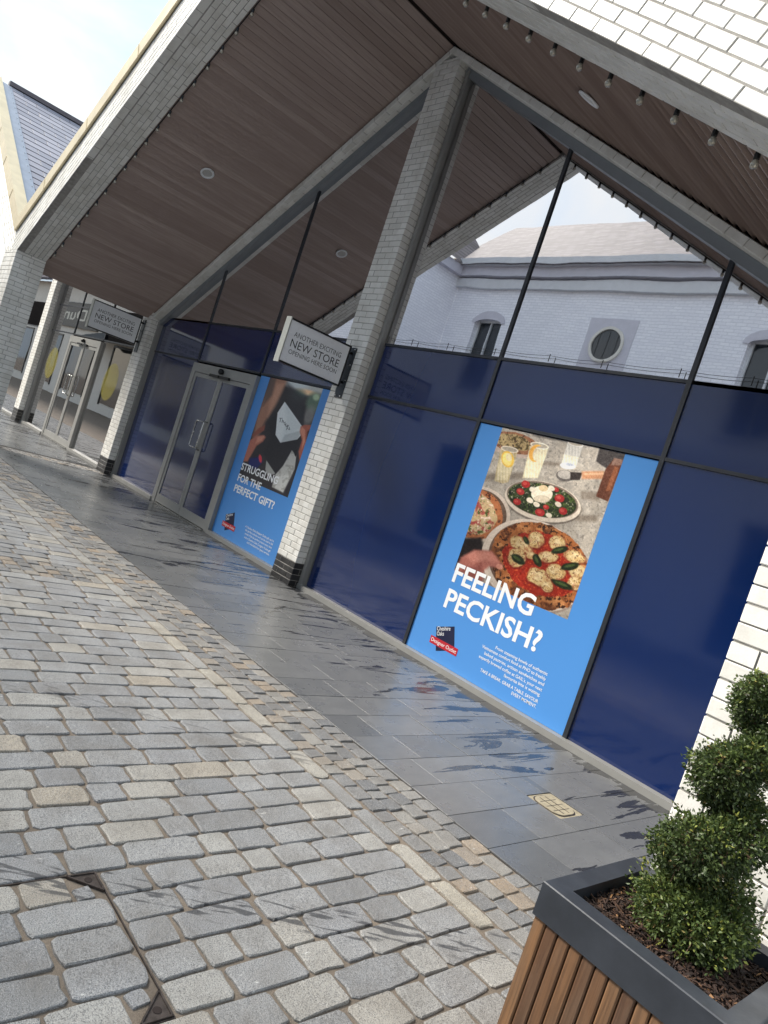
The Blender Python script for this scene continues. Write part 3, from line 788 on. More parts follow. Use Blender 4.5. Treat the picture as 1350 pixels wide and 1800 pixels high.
# ------------------------------------------------------------------ facade frames, panes, doors
ZT1, ZT2 = 2.345, 2.96
slope_z = lambda x, xr=XR: ZU+0.02-0.075/COS-TAN*abs(x-xr)
FY0, FY1 = YG-0.045, YG+0.045
def facade(bld, xr, muls_l, muls_r, door, panel, glass, xl, xrr, pil):
    """muls: x of mullions; door=(x0,x1)"""
    for (a, b) in ((xl, pil[0]), (pil[1], xrr)):
        segs = [(a, b)] if not (door and a < door[0] < b) else [(a, door[0]-.03), (door[1]+.03, b)]
        for p, q in segs:
            MB().box(p, q, YG-0.085, YG+0.05, 0.0, 0.052).build('sill', 'aluminium', bld)
        # raking head frame
        A, B = (a, slope_z(a, xr)-.001), (b, slope_z(b, xr)-.001)
        if xr > b or xr < a:
            MB().prism([(A[0], FY0-.02, A[1]), (B[0], FY0-.02, B[1]), (B[0], FY0-.02, B[1]-0.10), (A[0], FY0-.02, A[1]-0.10)], (0, 0.11, 0)).build('head_frame', 'frame_slate', bld)
    for x in muls_l+muls_r:
        top = slope_z(x, xr)-0.10
        z0 = 0.053 if not (door and door[0]-.1 < x < door[1]+.1) else 2.36
        MB().box(x-0.019, x+0.019, YG-.022, FY1, z0, top+.01).build('mullion', 'frame_dark', bld)
    # jambs beside the pillars
    for x, w in ((xl, 1), (pil[0], -1), (pil[1], 1), (xrr, -1)):
        x0, x1 = sorted((x, x+w*0.06))
        MB().box(x0, x1, FY0-.03, FY1, 0.0, min(slope_z(x0, xr), slope_z(x1, xr))-.02).build('jamb', 'aluminium', bld)
    lines = sorted([xl+.06]+muls_l+[pil[0]-.06]), sorted([pil[1]+.06]+muls_r+[xrr-.06])
    for L in lines:
        for a, b in zip(L[:-1], L[1:]):
            a2, b2 = a+.019, b-.019
            for z in (ZT1, ZT2):
                if min(slope_z(a2, xr), slope_z(b2, xr)) > z+.12: MB().box(a2, b2, YG-.020, FY1-.004, z-0.014, z+0.014).build('transom', 'frame_dark', bld)
            is_door = door and abs(a-door[0]) < .1
            if panel: MB().box(a2, b2, YG-.006, YG+.006, ZT1+.016, ZT2-.016).build('spandrel_panel', 'blue_film', bld)
            elif min(slope_z(a2, xr), slope_z(b2, xr)) > ZT2+.1: MB().box(a2, b2, YG-.006, YG+.006, ZT1+.016, ZT2-.016).build('pane', glass, bld)
            if not is_door and not (panel and (abs(a+8.84) < .1 or abs(a+4.69) < .1)):
                MB().box(a2, b2, YG-.006, YG+.006, 0.052, ZT1-.016).build('navy_panel' if panel else 'pane', 'blue_film' if panel else glass, bld)
            za, zb = slope_z(a2, xr)-.1, slope_z(b2, xr)-.1
            z0 = ZT2+.016
            if max(za, zb) > z0+.02:
                xa, xb = a2, b2
                if za < z0: xa = a2+(z0-za)/(zb-za)*(b2-a2); za = z0
                if zb < z0: xb = b2-(z0-zb)/(za-zb)*(b2-a2); zb = z0
                P = [(xa, YG-.006, z0), (xb, YG-.006, z0), (xb, YG-.006, zb), (xa, YG-.006, za)]
                P = [p for i, p in enumerate(P) if i == 0 or abs(p[2]-P[i-1][2])+abs(p[0]-P[i-1][0]) > 1e-4]
                if abs(P[-1][2]-P[0][2])+abs(P[-1][0]-P[0][0]) < 1e-4: P.pop()
                MB().prism(P, (0, .012, 0)).build('pane', glass, bld)
    if door:
        x0, x1 = door; xm = (x0+x1)/2; mat = 'blue_film' if panel else glass
        MB().box(x0-.03, x0+.09, YG-.062, YG+.05, 0.0, 2.30).box(x1-.09, x1+.03, YG-.062, YG+.05, 0.0, 2.30).box(x0+.09, x1-.09, YG-.062, YG+.05, 2.16, 2.30).build('door_frame', 'aluminium', bld)
        MB().box(x0+.09, x1-.09, YG-.1, YG+.05, 0.0, 0.012).build('threshold', 'steel', bld)
        for s in (-1, 1):
            a, b = (x0+.095, xm-.004) if s < 0 else (xm+.004, x1-.095)
            d = MB()
            for p in ((a, a+.062, .02, 2.152), (b-.062, b, .02, 2.152), (a+.062, b-.062, .02, .15), (a+.062, b-.062, 2.09, 2.152)): d.box(p[0], p[1], YG-.052, YG-.012, p[2], p[3])
            leaf = d.build('door', 'aluminium', bld)
            MB().box(a+.062, b-.062, YG-.04, YG-.028, .15, 2.09).build('door_panel', mat, leaf)
            hx = b-.03 if s < 0 else a+.03
            ox = -0.0
            h = MB()
            n = 5
            path = [(hx, YG-.06, 1.03), (hx, YG-.105, 1.03), (hx+s*.0, YG-.118, 1.045), (hx, YG-.118, 1.445), (hx, YG-.105, 1.46), (hx, YG-.06, 1.46)]
            if s < 0:
                # wide D handle set across the leaf
                path = [(hx, YG-.06, 1.05), (hx, YG-.11, 1.05), (hx-.01, YG-.12, 1.05), (hx-.12, YG-.13, 1.05), (hx-.14, YG-.13, 1.07), (hx-.14, YG-.13, 1.43), (hx-.12, YG-.13, 1.45), (hx-.01, YG-.12, 1.45), (hx, YG-.11, 1.45), (hx, YG-.06, 1.45)]
                MB().tube([(hx, YG-.09, 1.05), (hx, YG-.09, 1.45)], .009, 8).build('handle_backrail', 'steel', leaf, True)
            h.tube(path, .011, 8); h.build('handle', 'steel', leaf, True)
            cl = MB().box(xm+s*.02, xm+s*.30, YG-.10, YG-.0625, 2.135, 2.175) if True else None
            cl.build('closer', 'black_metal', leaf)
        sn = MB().lathe((xm+.02, YG-.062, 2.235), [(0.035, 0), (0.045, .03), (0.038, .06), (0.012, .075)], 12, (0, -1, 0)); sn.build('door_sensor', 'black_metal', bld, True)
DOOR = (-10.78, -8.86)
facade(shop, XR, [-10.80, -8.84], [-4.69, -2.77], DOOR, True, 'mirror_glass', -12.60, -0.80, (-6.92, -6.50))
NDOOR = (-17.02, -15.12)
facade(near, XN, [], [-17.04, -15.10], NDOOR, False, 'shop_glass', -24.8, -13.04, (-19.15, -18.74))
# bird wire above the upper transom
bw = thing('bird_wire', 'thin bird wire on short posts along the transom under the gable glass', 'bird wire', (-4, YG-.06, ZT2+.02))
posts = [-6.35, -5.95, -5.4, -4.75, -4.1, -3.55, -2.85, -2.3, -1.6]
for x in posts: MB().tube([(x, YG-.05, ZT2+.015), (x, YG-.05, ZT2+.085)], .004, 5).build('post', 'black_metal', bw)
pts = []
for a, b_ in zip(posts[:-1], posts[1:]):
    for k in range(5): pts.append((a+(b_-a)*k/5, YG-.05, ZT2+.072-.012*math.sin(math.pi*k/5)))
MB().tube(pts, .0022, 4).build('wire', 'black_metal', bw)
# rooms behind the glass
def room(bld, x0, x1):
    MB().box(x0, x1, 5.26, 11.0, 0.0, 0.01).build('interior_floor', 'interior_floor', bld)
    MB().box(x0, x1, 11.0, 11.1, 0.0, 7.0).build('interior_wall', 'interior', bld)
    MB().box(x0-.1, x0, 5.30, 11.0, 0.0, 7.0).build('interior_wall', 'interior', bld)
    MB().box(x1, x1+.1, 5.30, 11.0, 0.0, 7.0).build('interior_wall', 'interior', bld)
room(shop, -12.75, -0.75); room(near, -24.9, -12.95)
for sd in (-1, 1):
    u, v = rake_frame(XR, sd); e = lambda s_, t_: tuple(np.array((XR, 5.22, ZU))+u*s_+v*t_)
    MB().prism([e(0.0, 0.09), e(6.9, 0.09), e(6.9, 0.115), e(0.0, 0.115)], (0, 5.9, 0)).build('interior_ceiling', 'interior_wood', shop)
for x, y, z0, z1 in ((-8.0, 6.6, 3.3, 5.6), (-9.9, 6.9, 2.9, 4.5)):
    p = thing('pendant_rod', 'thin pale pendant rod hanging %s behind the tinted gable glass' % ('nearest the centre pillar' if x > -9 else 'nearest the doors'), 'pendant rod', (x, y, z0), 'pendant rods behind the gable glass')
    MB().tube([(x, y, z0), (x, y, z1)], 0.012, 6).build('rod', 'paint_white', p); MB().lathe((x, y, z0-.1), [(.05, 0), (.06, .02), (.05, .1), (.012, .12)], 10).build('lamp', 'paint_white', p, True)
# yellow round stickers on the neighbour's glass
for cx, w in ((-18.0, 'left of the glass doors'), (-14.15, 'right of the glass doors')):
    m = MB(); n = 40
    m.prism([(cx+.37*math.cos(2*math.pi*i/n), YG-.0085, 1.58+.37*math.sin(2*math.pi*i/n)) for i in range(n)], (0, .0015, 0))
    o = m.build('window_sticker', 'yellow_film'); tag(o, 'round yellow window sticker '+w, 'sticker', 'round yellow window stickers')

# downlights in the soffit and the festoon bulbs
for sd, lab in ((-1, 'round recessed downlight in the left timber soffit'), (1, 'recessed downlight ring in the right timber soffit')):
    u, v = rake_frame(XR, sd)
    c = np.array((XR, 3.95, ZU))+u*((2.99 if sd < 0 else 3.10)/COS)+v*0.03
    d = thing('downlight', lab, 'downlight', tuple(c), 'soffit downlights')
    MB().lathe(c, [(0.066, 0.0), (0.066, 0.012), (0.092, 0.012), (0.092, 0.0)], 28, -v).build('rim', 'paint_white', d, True)
    MB().lathe(c, [(0.065, 0.0), (0.065, 0.004), (0.0, 0.004)], 28, -v).build('lens', 'light_lens', d)
for sd, lab in ((-1, 'row of small clear bulbs along the left edge of the gable soffit'), (1, 'row of small clear bulbs along the right edge of the gable soffit')):
    u, v = rake_frame(XR, sd)
    t = thing('festoon_lights', lab, 'string lights', (XR+sd*3, YFB, under(XR+3)))
    cab = [np.array((XR, YFB+.018, ZU))+u*s+v*(0.012) for s in np.linspace(0.2, (HS-.45)/COS, 40)]
    MB().tube(cab, 0.006, 5).build('cable', 'black_metal', t)
    s = 0.25
    x = XR+sd*0.28
    pm = None
    while abs(x-XR) < HS-0.45:
        p = np.array((x, YFB+.02, under(x)))
        capm = MB().lathe((0, 0, 0), [(0.012, 0.012), (0.0145, 0.0), (0.0145, -0.024), (0.010, -0.028)], 8) if pm is None else None
        if pm is None:
            pm = mesh('socket', capm.V, capm.F, 'bracket_grey' if sd < 0 else 'black_metal')
            bb = MB().lathe((0, 0, 0), [(0.009, -0.026), (0.016, -0.034), (0.0205, -0.046), (0.0205, -0.054), (0.015, -0.065), (0.004, -0.069)], 10)
            bmesh_ = mesh('bulb', bb.V, bb.F, 'bulb_glass', smooth=True)
        W = Matrix.Translation(tuple(p))
        so = obj('socket', pm, t, W); obj('bulb', bmesh_, t, W)
        x += sd*0.2475

# ------------------------------------------------------------------ lettering
def text_mesh(s, mat, name, width, cap, align='LEFT', bold=0.0, depth=0.0008, leading=1.0):
    cu = bpy.data.curves.new('t', 'FONT'); cu.body = s; cu.size = 1.0; cu.offset = bold; cu.resolution_u = 3
    o = bpy.data.objects.new('t', cu); COL.objects.link(o)
    dg = bpy.context.evaluated_depsgraph_get(); dg.update()
    me = bpy.data.meshes.new_from_object(o.evaluated_get(dg)); me.name = name
    bpy.data.objects.remove(o); bpy.data.curves.remove(cu)
    n = len(me.vertices); co = np.empty(n*3, np.float32); me.vertices.foreach_get('co', co); co = co.reshape(-1, 3)
    x0, x1 = co[:, 0].min(), co[:, 0].max()
    H = text_mesh.cap
    sx = width/(x1-x0); co[:, 0] = (co[:, 0]-x0)*sx
    if align == 'RIGHT': co[:, 0] -= width
    co[:, 1] *= cap/H; co[:, 2] = 0
    me.vertices.foreach_set('co', co.ravel()); me.update(); me.materials.clear(); me.materials.append(M[mat])
    return me
def cap_height():
    cu = bpy.data.curves.new('t', 'FONT'); cu.body = 'H'; cu.size = 1.0
    o = bpy.data.objects.new('t', cu); COL.objects.link(o)
    dg = bpy.context.evaluated_depsgraph_get(); dg.update()
    me = bpy.data.meshes.new_from_object(o.evaluated_get(dg)); h = max(v.co.y for v in me.vertices)
    bpy.data.objects.remove(o); bpy.data.meshes.remove(me); return h
text_mesh.cap = cap_height()
def frame_W(o, u, v):
    u, v = Vector(u), Vector(v); n = u.cross(v)
    return Matrix([[u.x, v.x, n.x, o[0]], [u.y, v.y, n.y, o[1]], [u.z, v.z, n.z, o[2]], [0, 0, 0, 1]])
def wall_text(s, x0, x1, z, cap, mat, parent, y, bold=0.0, name='lettering', rot=0.0):
    me = text_mesh(s, mat, name, x1-x0, cap, bold=bold)
    c, sn = math.cos(rot), math.sin(rot)
    return obj(name, me, parent, frame_W((x0, y, z), (c, 0, sn), (-sn, 0, c)))

# hanging signs
def hanging_sign(xp, label):
    t = thing('hanging_sign', label, 'hanging sign', (xp, YP, 2.3), 'projecting new store signs')
    ya, yb, za, zb = 4.05, 4.885, 2.345, 2.825
    th = 0.045
    MB().box(xp-th, xp+th, ya, yb, zb-.018, zb).build('frame_top', 'black_metal', t)
    MB().box(xp-th, xp+th, ya, yb, za, za+.018).build('frame_bottom', 'black_metal', t)
    MB().box(xp-th-.004, xp+th+.004, ya-.014, ya-.001, za-.008, zb+.008).build('end_cap', 'sign_edge', t)
    MB().box(xp-th-.002, xp+th+.002, yb+.001, yb+.016, za, zb).build('end_plate', 'black_metal', t)
    MB().box(xp-th+.008, xp+th-.008, ya+.001, yb-.001, za+.019, zb-.019).build('panel', 'sign_panel', t)
    for sgn in (1, -1):
        X = xp+sgn*(th-.0065)
        for s, w0, w1, z, cap, bo in (('ANOTHER EXCITING', 4.135, 4.80, 2.650, 0.055, -0.008), ('NEW STORE', 4.125, 4.805, 2.537, 0.084, -0.004), ('OPENING HERE SOON', 4.13, 4.805, 2.462, 0.048, -0.008)):
            me = text_mesh(s, 'ink_black', 'lettering', w1-w0, cap, bold=bo)
            if sgn > 0: W = frame_W((X, w0, z), (0, 1, 0), (0, 0, 1))
            else: W = frame_W((X, 8.935-w0, z), (0, -1, 0), (0, 0, 1))
            obj('lettering', me, t, W)
    pl = MB().box(xp-.068, xp+.068, YP-.012, YP-.001, 2.23, 2.825).build('wall_plate', 'bracket_grey', t)
    for z in (2.25, 2.435, 2.62, 2.80):
        for dx in (-.045, .045):
            MB().lathe((xp+dx, YP-.012, z), [(.013, 0), (.013, .008), (.006, .012)], 8, (0, -1, 0)).build('bolt', 'steel', pl)
    for z in (2.41, 2.755):
        MB().tube([(xp, YP-.012, z), (xp, 4.902, z)], .016, 10).build('arm', 'black_metal', t, True)
hanging_sign(-6.72, 'projecting new store sign on the tall centre pillar')
hanging_sign(-12.88, 'projecting new store sign on the short pillar left of the doors')

# ------------------------------------------------------------------ posters (flat print)
def fbm(X, Y, sc, seed=0, oct=4):
    r = np.random.RandomState(seed); out = np.zeros_like(X); amp = 1; tot = 0
    for o in range(oct):
        G = r.rand(64, 64); fx, fy = X*sc*2**o, Y*sc*2**o
        ix, iy = np.floor(fx).astype(int), np.floor(fy).astype(int); tx, ty = fx-ix, fy-iy
        tx, ty = tx*tx*(3-2*tx), ty*ty*(3-2*ty); g = lambda a, b: G[a % 64, b % 64]
        out += amp*((g(ix, iy)*(1-tx)+g(ix+1, iy)*tx)*(1-ty)+(g(ix, iy+1)*(1-tx)+g(ix+1, iy+1)*tx)*ty); tot += amp; amp *= .55
    return out/tot
class Canvas:
    """paints the print; X,Y are picture coordinates of every grid point"""
    def __init__(s, X, Y, col): s.X, s.Y = X, Y; s.C = np.ones(X.shape+(3,))*np.array(col, float)
    def put(s, m, col):
        m = np.clip(m, 0, 1)[..., None]
        c = np.array(col, float) if not isinstance(col, np.ndarray) or col.ndim == 1 else col
        s.C = s.C*(1-m)+c*m
    def ell(s, cx, cy, rx, ry, ang=0, soft=3.0, wob=0.0, seed=0):
        a = math.radians(ang); dx, dy = s.X-cx, s.Y-cy
        p, q = dx*math.cos(a)+dy*math.sin(a), -dx*math.sin(a)+dy*math.cos(a)
        d = np.sqrt((p/rx)**2+(q/ry)**2)
        if wob: d = d+wob*(fbm(s.X, s.Y, 1/45., seed)-.5)
        return np.clip((1-d)*min(rx, ry)/soft+.5, 0, 1)
    def poly(s, P, soft=3.0):
        m = np.full(s.X.shape, -1e9); inside = np.zeros(s.X.shape, bool); dist = np.full(s.X.shape, 1e9)
        for i in range(len(P)):
            (x0, y0), (x1, y1) = P[i], P[(i+1) % len(P)]
            cond = ((y0 > s.Y) != (y1 > s.Y)) & (s.X < (x1-x0)*(s.Y-y0)/((y1-y0) or 1e-9)+x0)
            inside ^= cond
            t = np.clip(((s.X-x0)*(x1-x0)+(s.Y-y0)*(y1-y0))/((x1-x0)**2+(y1-y0)**2+1e-9), 0, 1)
            dist = np.minimum(dist, np.hypot(s.X-x0-t*(x1-x0), s.Y-y0-t*(y1-y0)))
        return np.clip(np.where(inside, dist, -dist)/soft+.5, 0, 1)
    def n(s, sc, seed=0, oct=4): return fbm(s.X, s.Y, 1.0/sc, seed, oct)
def print_grid(name, x0, x1, z0, z1, nx, nz, region, zoomw, paint, y, parent):
    xs = np.linspace(x0, x1, nx); zs = np.linspace(z1, z0, nz)
    GX, GZ = np.meshgrid(xs, zs)
    D = np.stack([GX-CAM[0], np.full_like(GX, YG-CAM[1]), GZ-CAM[2]], -1)
    zc = D @ CF; k = zoomw/(region[2]-region[0])
    X = (675+FPX*(D @ CR)/zc-region[0])*k; Y = (900-FPX*(D @ CU)/zc-region[1])*k
    C = paint(X, Y)
    V = np.stack([GX, np.full_like(GX, y), GZ], -1).reshape(-1, 3)
    idx = np.arange(nx*nz).reshape(nz, nx)
    F = np.stack([idx[:-1, :-1], idx[1:, :-1], idx[1:, 1:], idx[:-1, 1:]], -1).reshape(-1, 4)
    me = bpy.data.meshes.new(name); me.from_pydata(V.tolist(), [], F.tolist())
    at = me.color_attributes.new('print', 'FLOAT_COLOR', 'POINT')
    c = np.clip(C, 0, 255)/255.; c = np.where(c <= .04045, c/12.92, ((c+.055)/1.055)**2.4)
    at.data.foreach_set('color', np.c_[c.reshape(-1, 3), np.ones(nx*nz)].astype(np.float32).ravel())
    me.materials.append(M['print_photo']); me.update()
    return obj(name, me, parent)
def paint_food(X, Y):
    c = Canvas(X, Y, (164, 158, 150))
    m = c.n(60, 1); v = c.n(28, 2, 5)
    c.put(np.clip((m-.45)*2.2, 0, .6), (150, 146, 142)); c.put(np.clip((v-.55)*4, 0, .7), (188, 183, 176)); c.put(np.clip((c.n(16, 3)-.6)*4, 0, .6), (112, 108, 104))
    for P in ([(250, 400), (560, 380), (560, 430), (260, 440)], [(640, 300), (840, 310), (830, 340), (650, 330)], [(980, 520), (1130, 530), (1120, 600), (980, 580)], [(900, 700), (1110, 700), (1090, 750), (880, 740)]): c.put(c.poly(P, 25)*.6, (104, 94, 84))
    c.put(c.poly([(1120, 190), (1330, 240), (1300, 420), (1190, 370), (1090, 300)], 10), (66, 62, 62))
    c.put(c.poly([(560, 60), (1000, 150), (1000, 185), (640, 120)], 10)*.7, (92, 88, 86))
    # far pizza
    c.put(c.ell(480, 205, 190, 62, 12), (182, 166, 158)); c.put(c.ell(490, 165, 172, 78, 14, wob=.12), (148, 104, 78)); c.put(c.ell(480, 158, 132, 56, 14, wob=.3), (172, 152, 112))
    c.put(c.ell(480, 158, 132, 56, 14)*np.clip((c.n(20, 5)-.5)*6, 0, 1), (84, 72, 46)); c.put(c.ell(490, 165, 172, 78, 14)*np.clip((c.n(14, 6)-.62)*8, 0, .8), (58, 40, 32))
    # glasses
    def tumbler(P, body, rimc, cx, cy, rx, ry, liquid):
        c.put(c.poly(P, 5)*.82, body); c.put(c.poly(liquid, 8)*.5, (226, 220, 190))
        st = (np.sin(X*.28) > .55)*1.0; c.put(c.poly(P, 5)*st*.25, (245, 244, 240))
        c.put(c.ell(cx, cy, rx, ry, 12), rimc); c.put(c.ell(cx, cy, rx*.86, ry*.7, 12)*.8, (150, 142, 130))
    tumbler([(385, 205), (515, 215), (440, 455), (400, 465), (335, 445)], (176, 160, 120), (222, 214, 200), 450, 212, 66, 22, [(380, 280), (495, 290), (430, 440), (345, 440)])
    c.put(c.ell(435, 285, 46, 62, -15), (222, 184, 84)); c.put(c.ell(432, 285, 34, 48, -15), (238, 214, 132)); c.put(c.ell(445, 270, 22, 30, -15)*.8, (220, 210, 180))
    tumbler([(600, 185), (740, 200), (660, 425), (545, 425)], (214, 206, 174), (230, 224, 210), 672, 185, 70, 24, [(595, 240), (725, 250), (655, 420), (550, 420)])
    c.put(np.clip(c.ell(645, 240, 50, 66, 20)-c.ell(665, 245, 42, 58, 20), 0, 1), (224, 168, 82))
    tumbler([(880, 160), (995, 185), (940, 350), (830, 335)], (184, 184, 182), (210, 208, 206), 940, 172, 60, 18, [(850, 250), (965, 270), (935, 345), (832, 335)])
    c.put(c.ell(880, 335, 58, 24, 8)*.8, (226, 230, 236)); c.put(c.ell(895, 325, 30, 10, 8)*.6, (120, 128, 150))
    # cutter and bottle
    c.put(c.ell(860, 408, 66, 42, 8), (96, 92, 90)); c.put(c.ell(860, 400, 54, 32, 8), (166, 162, 158)); c.put(c.poly([(900, 380), (990, 385), (970, 440), (900, 440)], 8), (54, 48, 46))
    c.put(c.poly([(985, 375), (1150, 372), (1150, 432), (985, 432)], 14), (176, 130, 100)); c.put(c.poly([(1000, 388), (1150, 384), (1150, 400), (1000, 402)], 8)*.7, (214, 176, 146))
    c.put(c.poly([(1225, 280), (1290, 290), (1270, 360), (1180, 600), (1090, 560), (1160, 360)], 8), (92, 56, 42)); c.put(c.poly([(1230, 340), (1260, 350), (1200, 520), (1160, 520)], 12)*.6, (156, 98, 66)); c.put(c.poly([(1225, 275), (1292, 290), (1280, 330), (1200, 330)], 8)*.8, (134, 110, 100))
    # salad bowl
    c.put(c.ell(700, 610, 290, 150, 12)*.5, (70, 62, 56)); c.put(c.ell(697, 598, 288, 145, 13), (206, 196, 184)); c.put(c.ell(694, 584, 270, 128, 13), (120, 108, 98)); c.put(c.ell(692, 588, 258, 120, 13), (44, 52, 34))
    sal = c.ell(692, 586, 255, 118, 13, wob=.15)
    c.put(sal*np.clip((c.n(20, 9)-.48)*6, 0, 1), (74, 92, 48)); c.put(sal*np.clip((c.n(13, 10)-.64)*8, 0, 1), (190, 184, 168)); c.put(sal*np.clip((c.n(10, 11)-.62)*8, 0, 1), (24, 28, 20))
    for x, y, r in ((570, 470, 34), (530, 525, 30), (505, 600, 30), (675, 680, 36), (820, 575, 36), (845, 670, 34), (720, 640, 24), (795, 510, 22)): c.put(c.ell(x, y, r, r*.8, 20, wob=.3, seed=x), (158, 44, 44)); c.put(c.ell(x-6, y-6, r*.5, r*.35, 20)*.7, (206, 96, 88))
    c.put(c.ell(690, 545, 78, 62, 5, wob=.12), (226, 218, 200)); c.put(c.ell(700, 500, 34, 24, 5), (206, 186, 150)); c.put(c.ell(690, 580, 60, 28, 5)*.5, (168, 156, 136))
    for x, y in ((620, 510), (760, 500), (810, 620), (650, 620), (600, 590), (740, 700)): c.put(c.ell(x, y, 26, 18, 30, wob=.4, seed=y), (216, 208, 192))
    # left pizza with ham
    c.put(c.ell(235, 690, 222, 200, 20), (196, 184, 174)); c.put(c.ell(225, 690, 205, 182, 20), (96, 78, 66)); c.put(c.ell(200, 690, 206, 184, 30, wob=.06), (166, 104, 68)); c.put(c.ell(190, 690, 168, 148, 30, wob=.2), (190, 168, 130))
    hp = c.ell(190, 690, 165, 145, 30, wob=.2)
    c.put(hp*np.clip((c.n(36, 12)-.5)*6, 0, 1), (156, 72, 68)); c.put(hp*np.clip((c.n(20, 13)-.58)*8, 0, 1), (74, 88, 44)); c.put(hp*np.clip((c.n(24, 14)-.6)*8, 0, 1), (226, 206, 190))
    c.put(np.clip(c.ell(200, 690, 206, 184, 30)-hp, 0, 1)*np.clip((c.n(16, 15)-.6)*8, 0, .9), (62, 36, 26))
    c.put(c.poly([(-60, 880), (240, 865), (260, 960), (60, 1100), (-60, 1100)], 20), (34, 28, 28))
    # near pizza
    c.put(c.ell(640, 1080, 420, 330, 28), (150, 136, 128)); c.put(c.ell(636, 1072, 412, 322, 28), (212, 200, 190)); c.put(c.ell(660, 1070, 385, 300, 28), (112, 88, 76))
    cru = c.ell(675, 1075, 385, 305, 30, wob=.10, seed=4)
    c.put(cru, (158, 98, 58)); c.put(cru*np.clip((c.n(42, 16)-.45)*3, 0, .8), (200, 142, 92)); c.put(cru*np.clip((c.n(20, 17)-.56)*9, 0, .95), (46, 26, 18)); c.put(cru*np.clip((c.n(60, 18)-.52)*6, 0, .75), (84, 46, 28))
    sau = c.ell(690, 1070, 300, 225, 28, wob=.22, seed=5)
    c.put(sau, (146, 40, 26)); c.put(sau*np.clip((c.n(18, 19)-.5)*5, 0, .9), (118, 30, 22)); c.put(sau*np.clip((c.n(14, 20)-.6)*7, 0, .8), (198, 92, 52))
    for x, y, rx, ry, a in ((535, 915, 95, 52, 28), (645, 885, 62, 60, 10), (800, 905, 62, 50, 20), (500, 1015, 66, 68, 10), (735, 1010, 72, 42, 5), (930, 1005, 82, 44, 20), (665, 1160, 90, 62, 25), (790, 1120, 74, 56, 25), (950, 1120, 70, 52, 20), (730, 1225, 42, 44, 0), (935, 1200, 56, 50, 20), (610, 1000, 36, 26, 0)):
        b = c.ell(x, y, rx, ry, a, 11, wob=.42, seed=int(x))*np.clip(1.25-.7*np.clip((c.n(17, int(x)+9)-.5)*5, 0, 1), 0, 1); c.put(c.ell(x+4, y+6, rx*1.1, ry*1.12, a, 10, wob=.25, seed=int(x))*.6, (92, 26, 18)); c.put(b, (204, 180, 132)); c.put(c.ell(x-8, y-10, rx*.6, ry*.5, a, 16)*.5, (226, 212, 178)); c.put(b*np.clip((c.n(22, int(y)+3)-.5)*4, 0, .5), (176, 138, 84)); c.put(b*np.clip((c.n(9, int(y))-.62)*10, 0, .85), (92, 58, 34))
    for x, y, rx, ry, a in ((572, 885, 34, 18, 60), (510, 1025, 58, 30, 35), (655, 1035, 48, 28, 65), (820, 960, 62, 26, -12), (900, 1080, 70, 28, -10), (840, 1215, 84, 26, 22)):
        c.put(c.ell(x, y, rx, ry, a, 7, wob=.4, seed=int(x)), (34, 42, 24)); c.put(c.ell(x-6, y-5, rx*.6, ry*.35, a)*.7, (80, 98, 54))
    # hand at the plate
    c.put(c.poly([(40, 1110), (90, 1010), (190, 955), (320, 965), (400, 1070), (390, 1100), (300, 1080), (260, 1110), (250, 1180), (150, 1230), (20, 1230)], 22), (172, 108, 98))
    c.put(c.poly([(120, 1000), (190, 965), (310, 975), (370, 1050), (280, 1030), (180, 1050)], 26)*.7, (206, 142, 128)); c.put(c.poly([(60, 1120), (240, 1060), (250, 1200), (80, 1240)], 40)*.6, (112, 58, 54))
    c.put(c.ell(375, 1082, 26, 20, 20)*.7, (222, 158, 138))
    g_ = (c.n(5, 40, 2)-.5)*34+(c.n(14, 41, 3)-.5)*30; sh = 0.74+0.5*np.clip((X-100)/1200*.6+(1100-Y)/1100*.45, 0, 1)+(c.n(170, 50, 2)-.5)*.35; return (c.C+g_[..., None])*sh[..., None]*np.array((1.12, 1.10, 1.07))
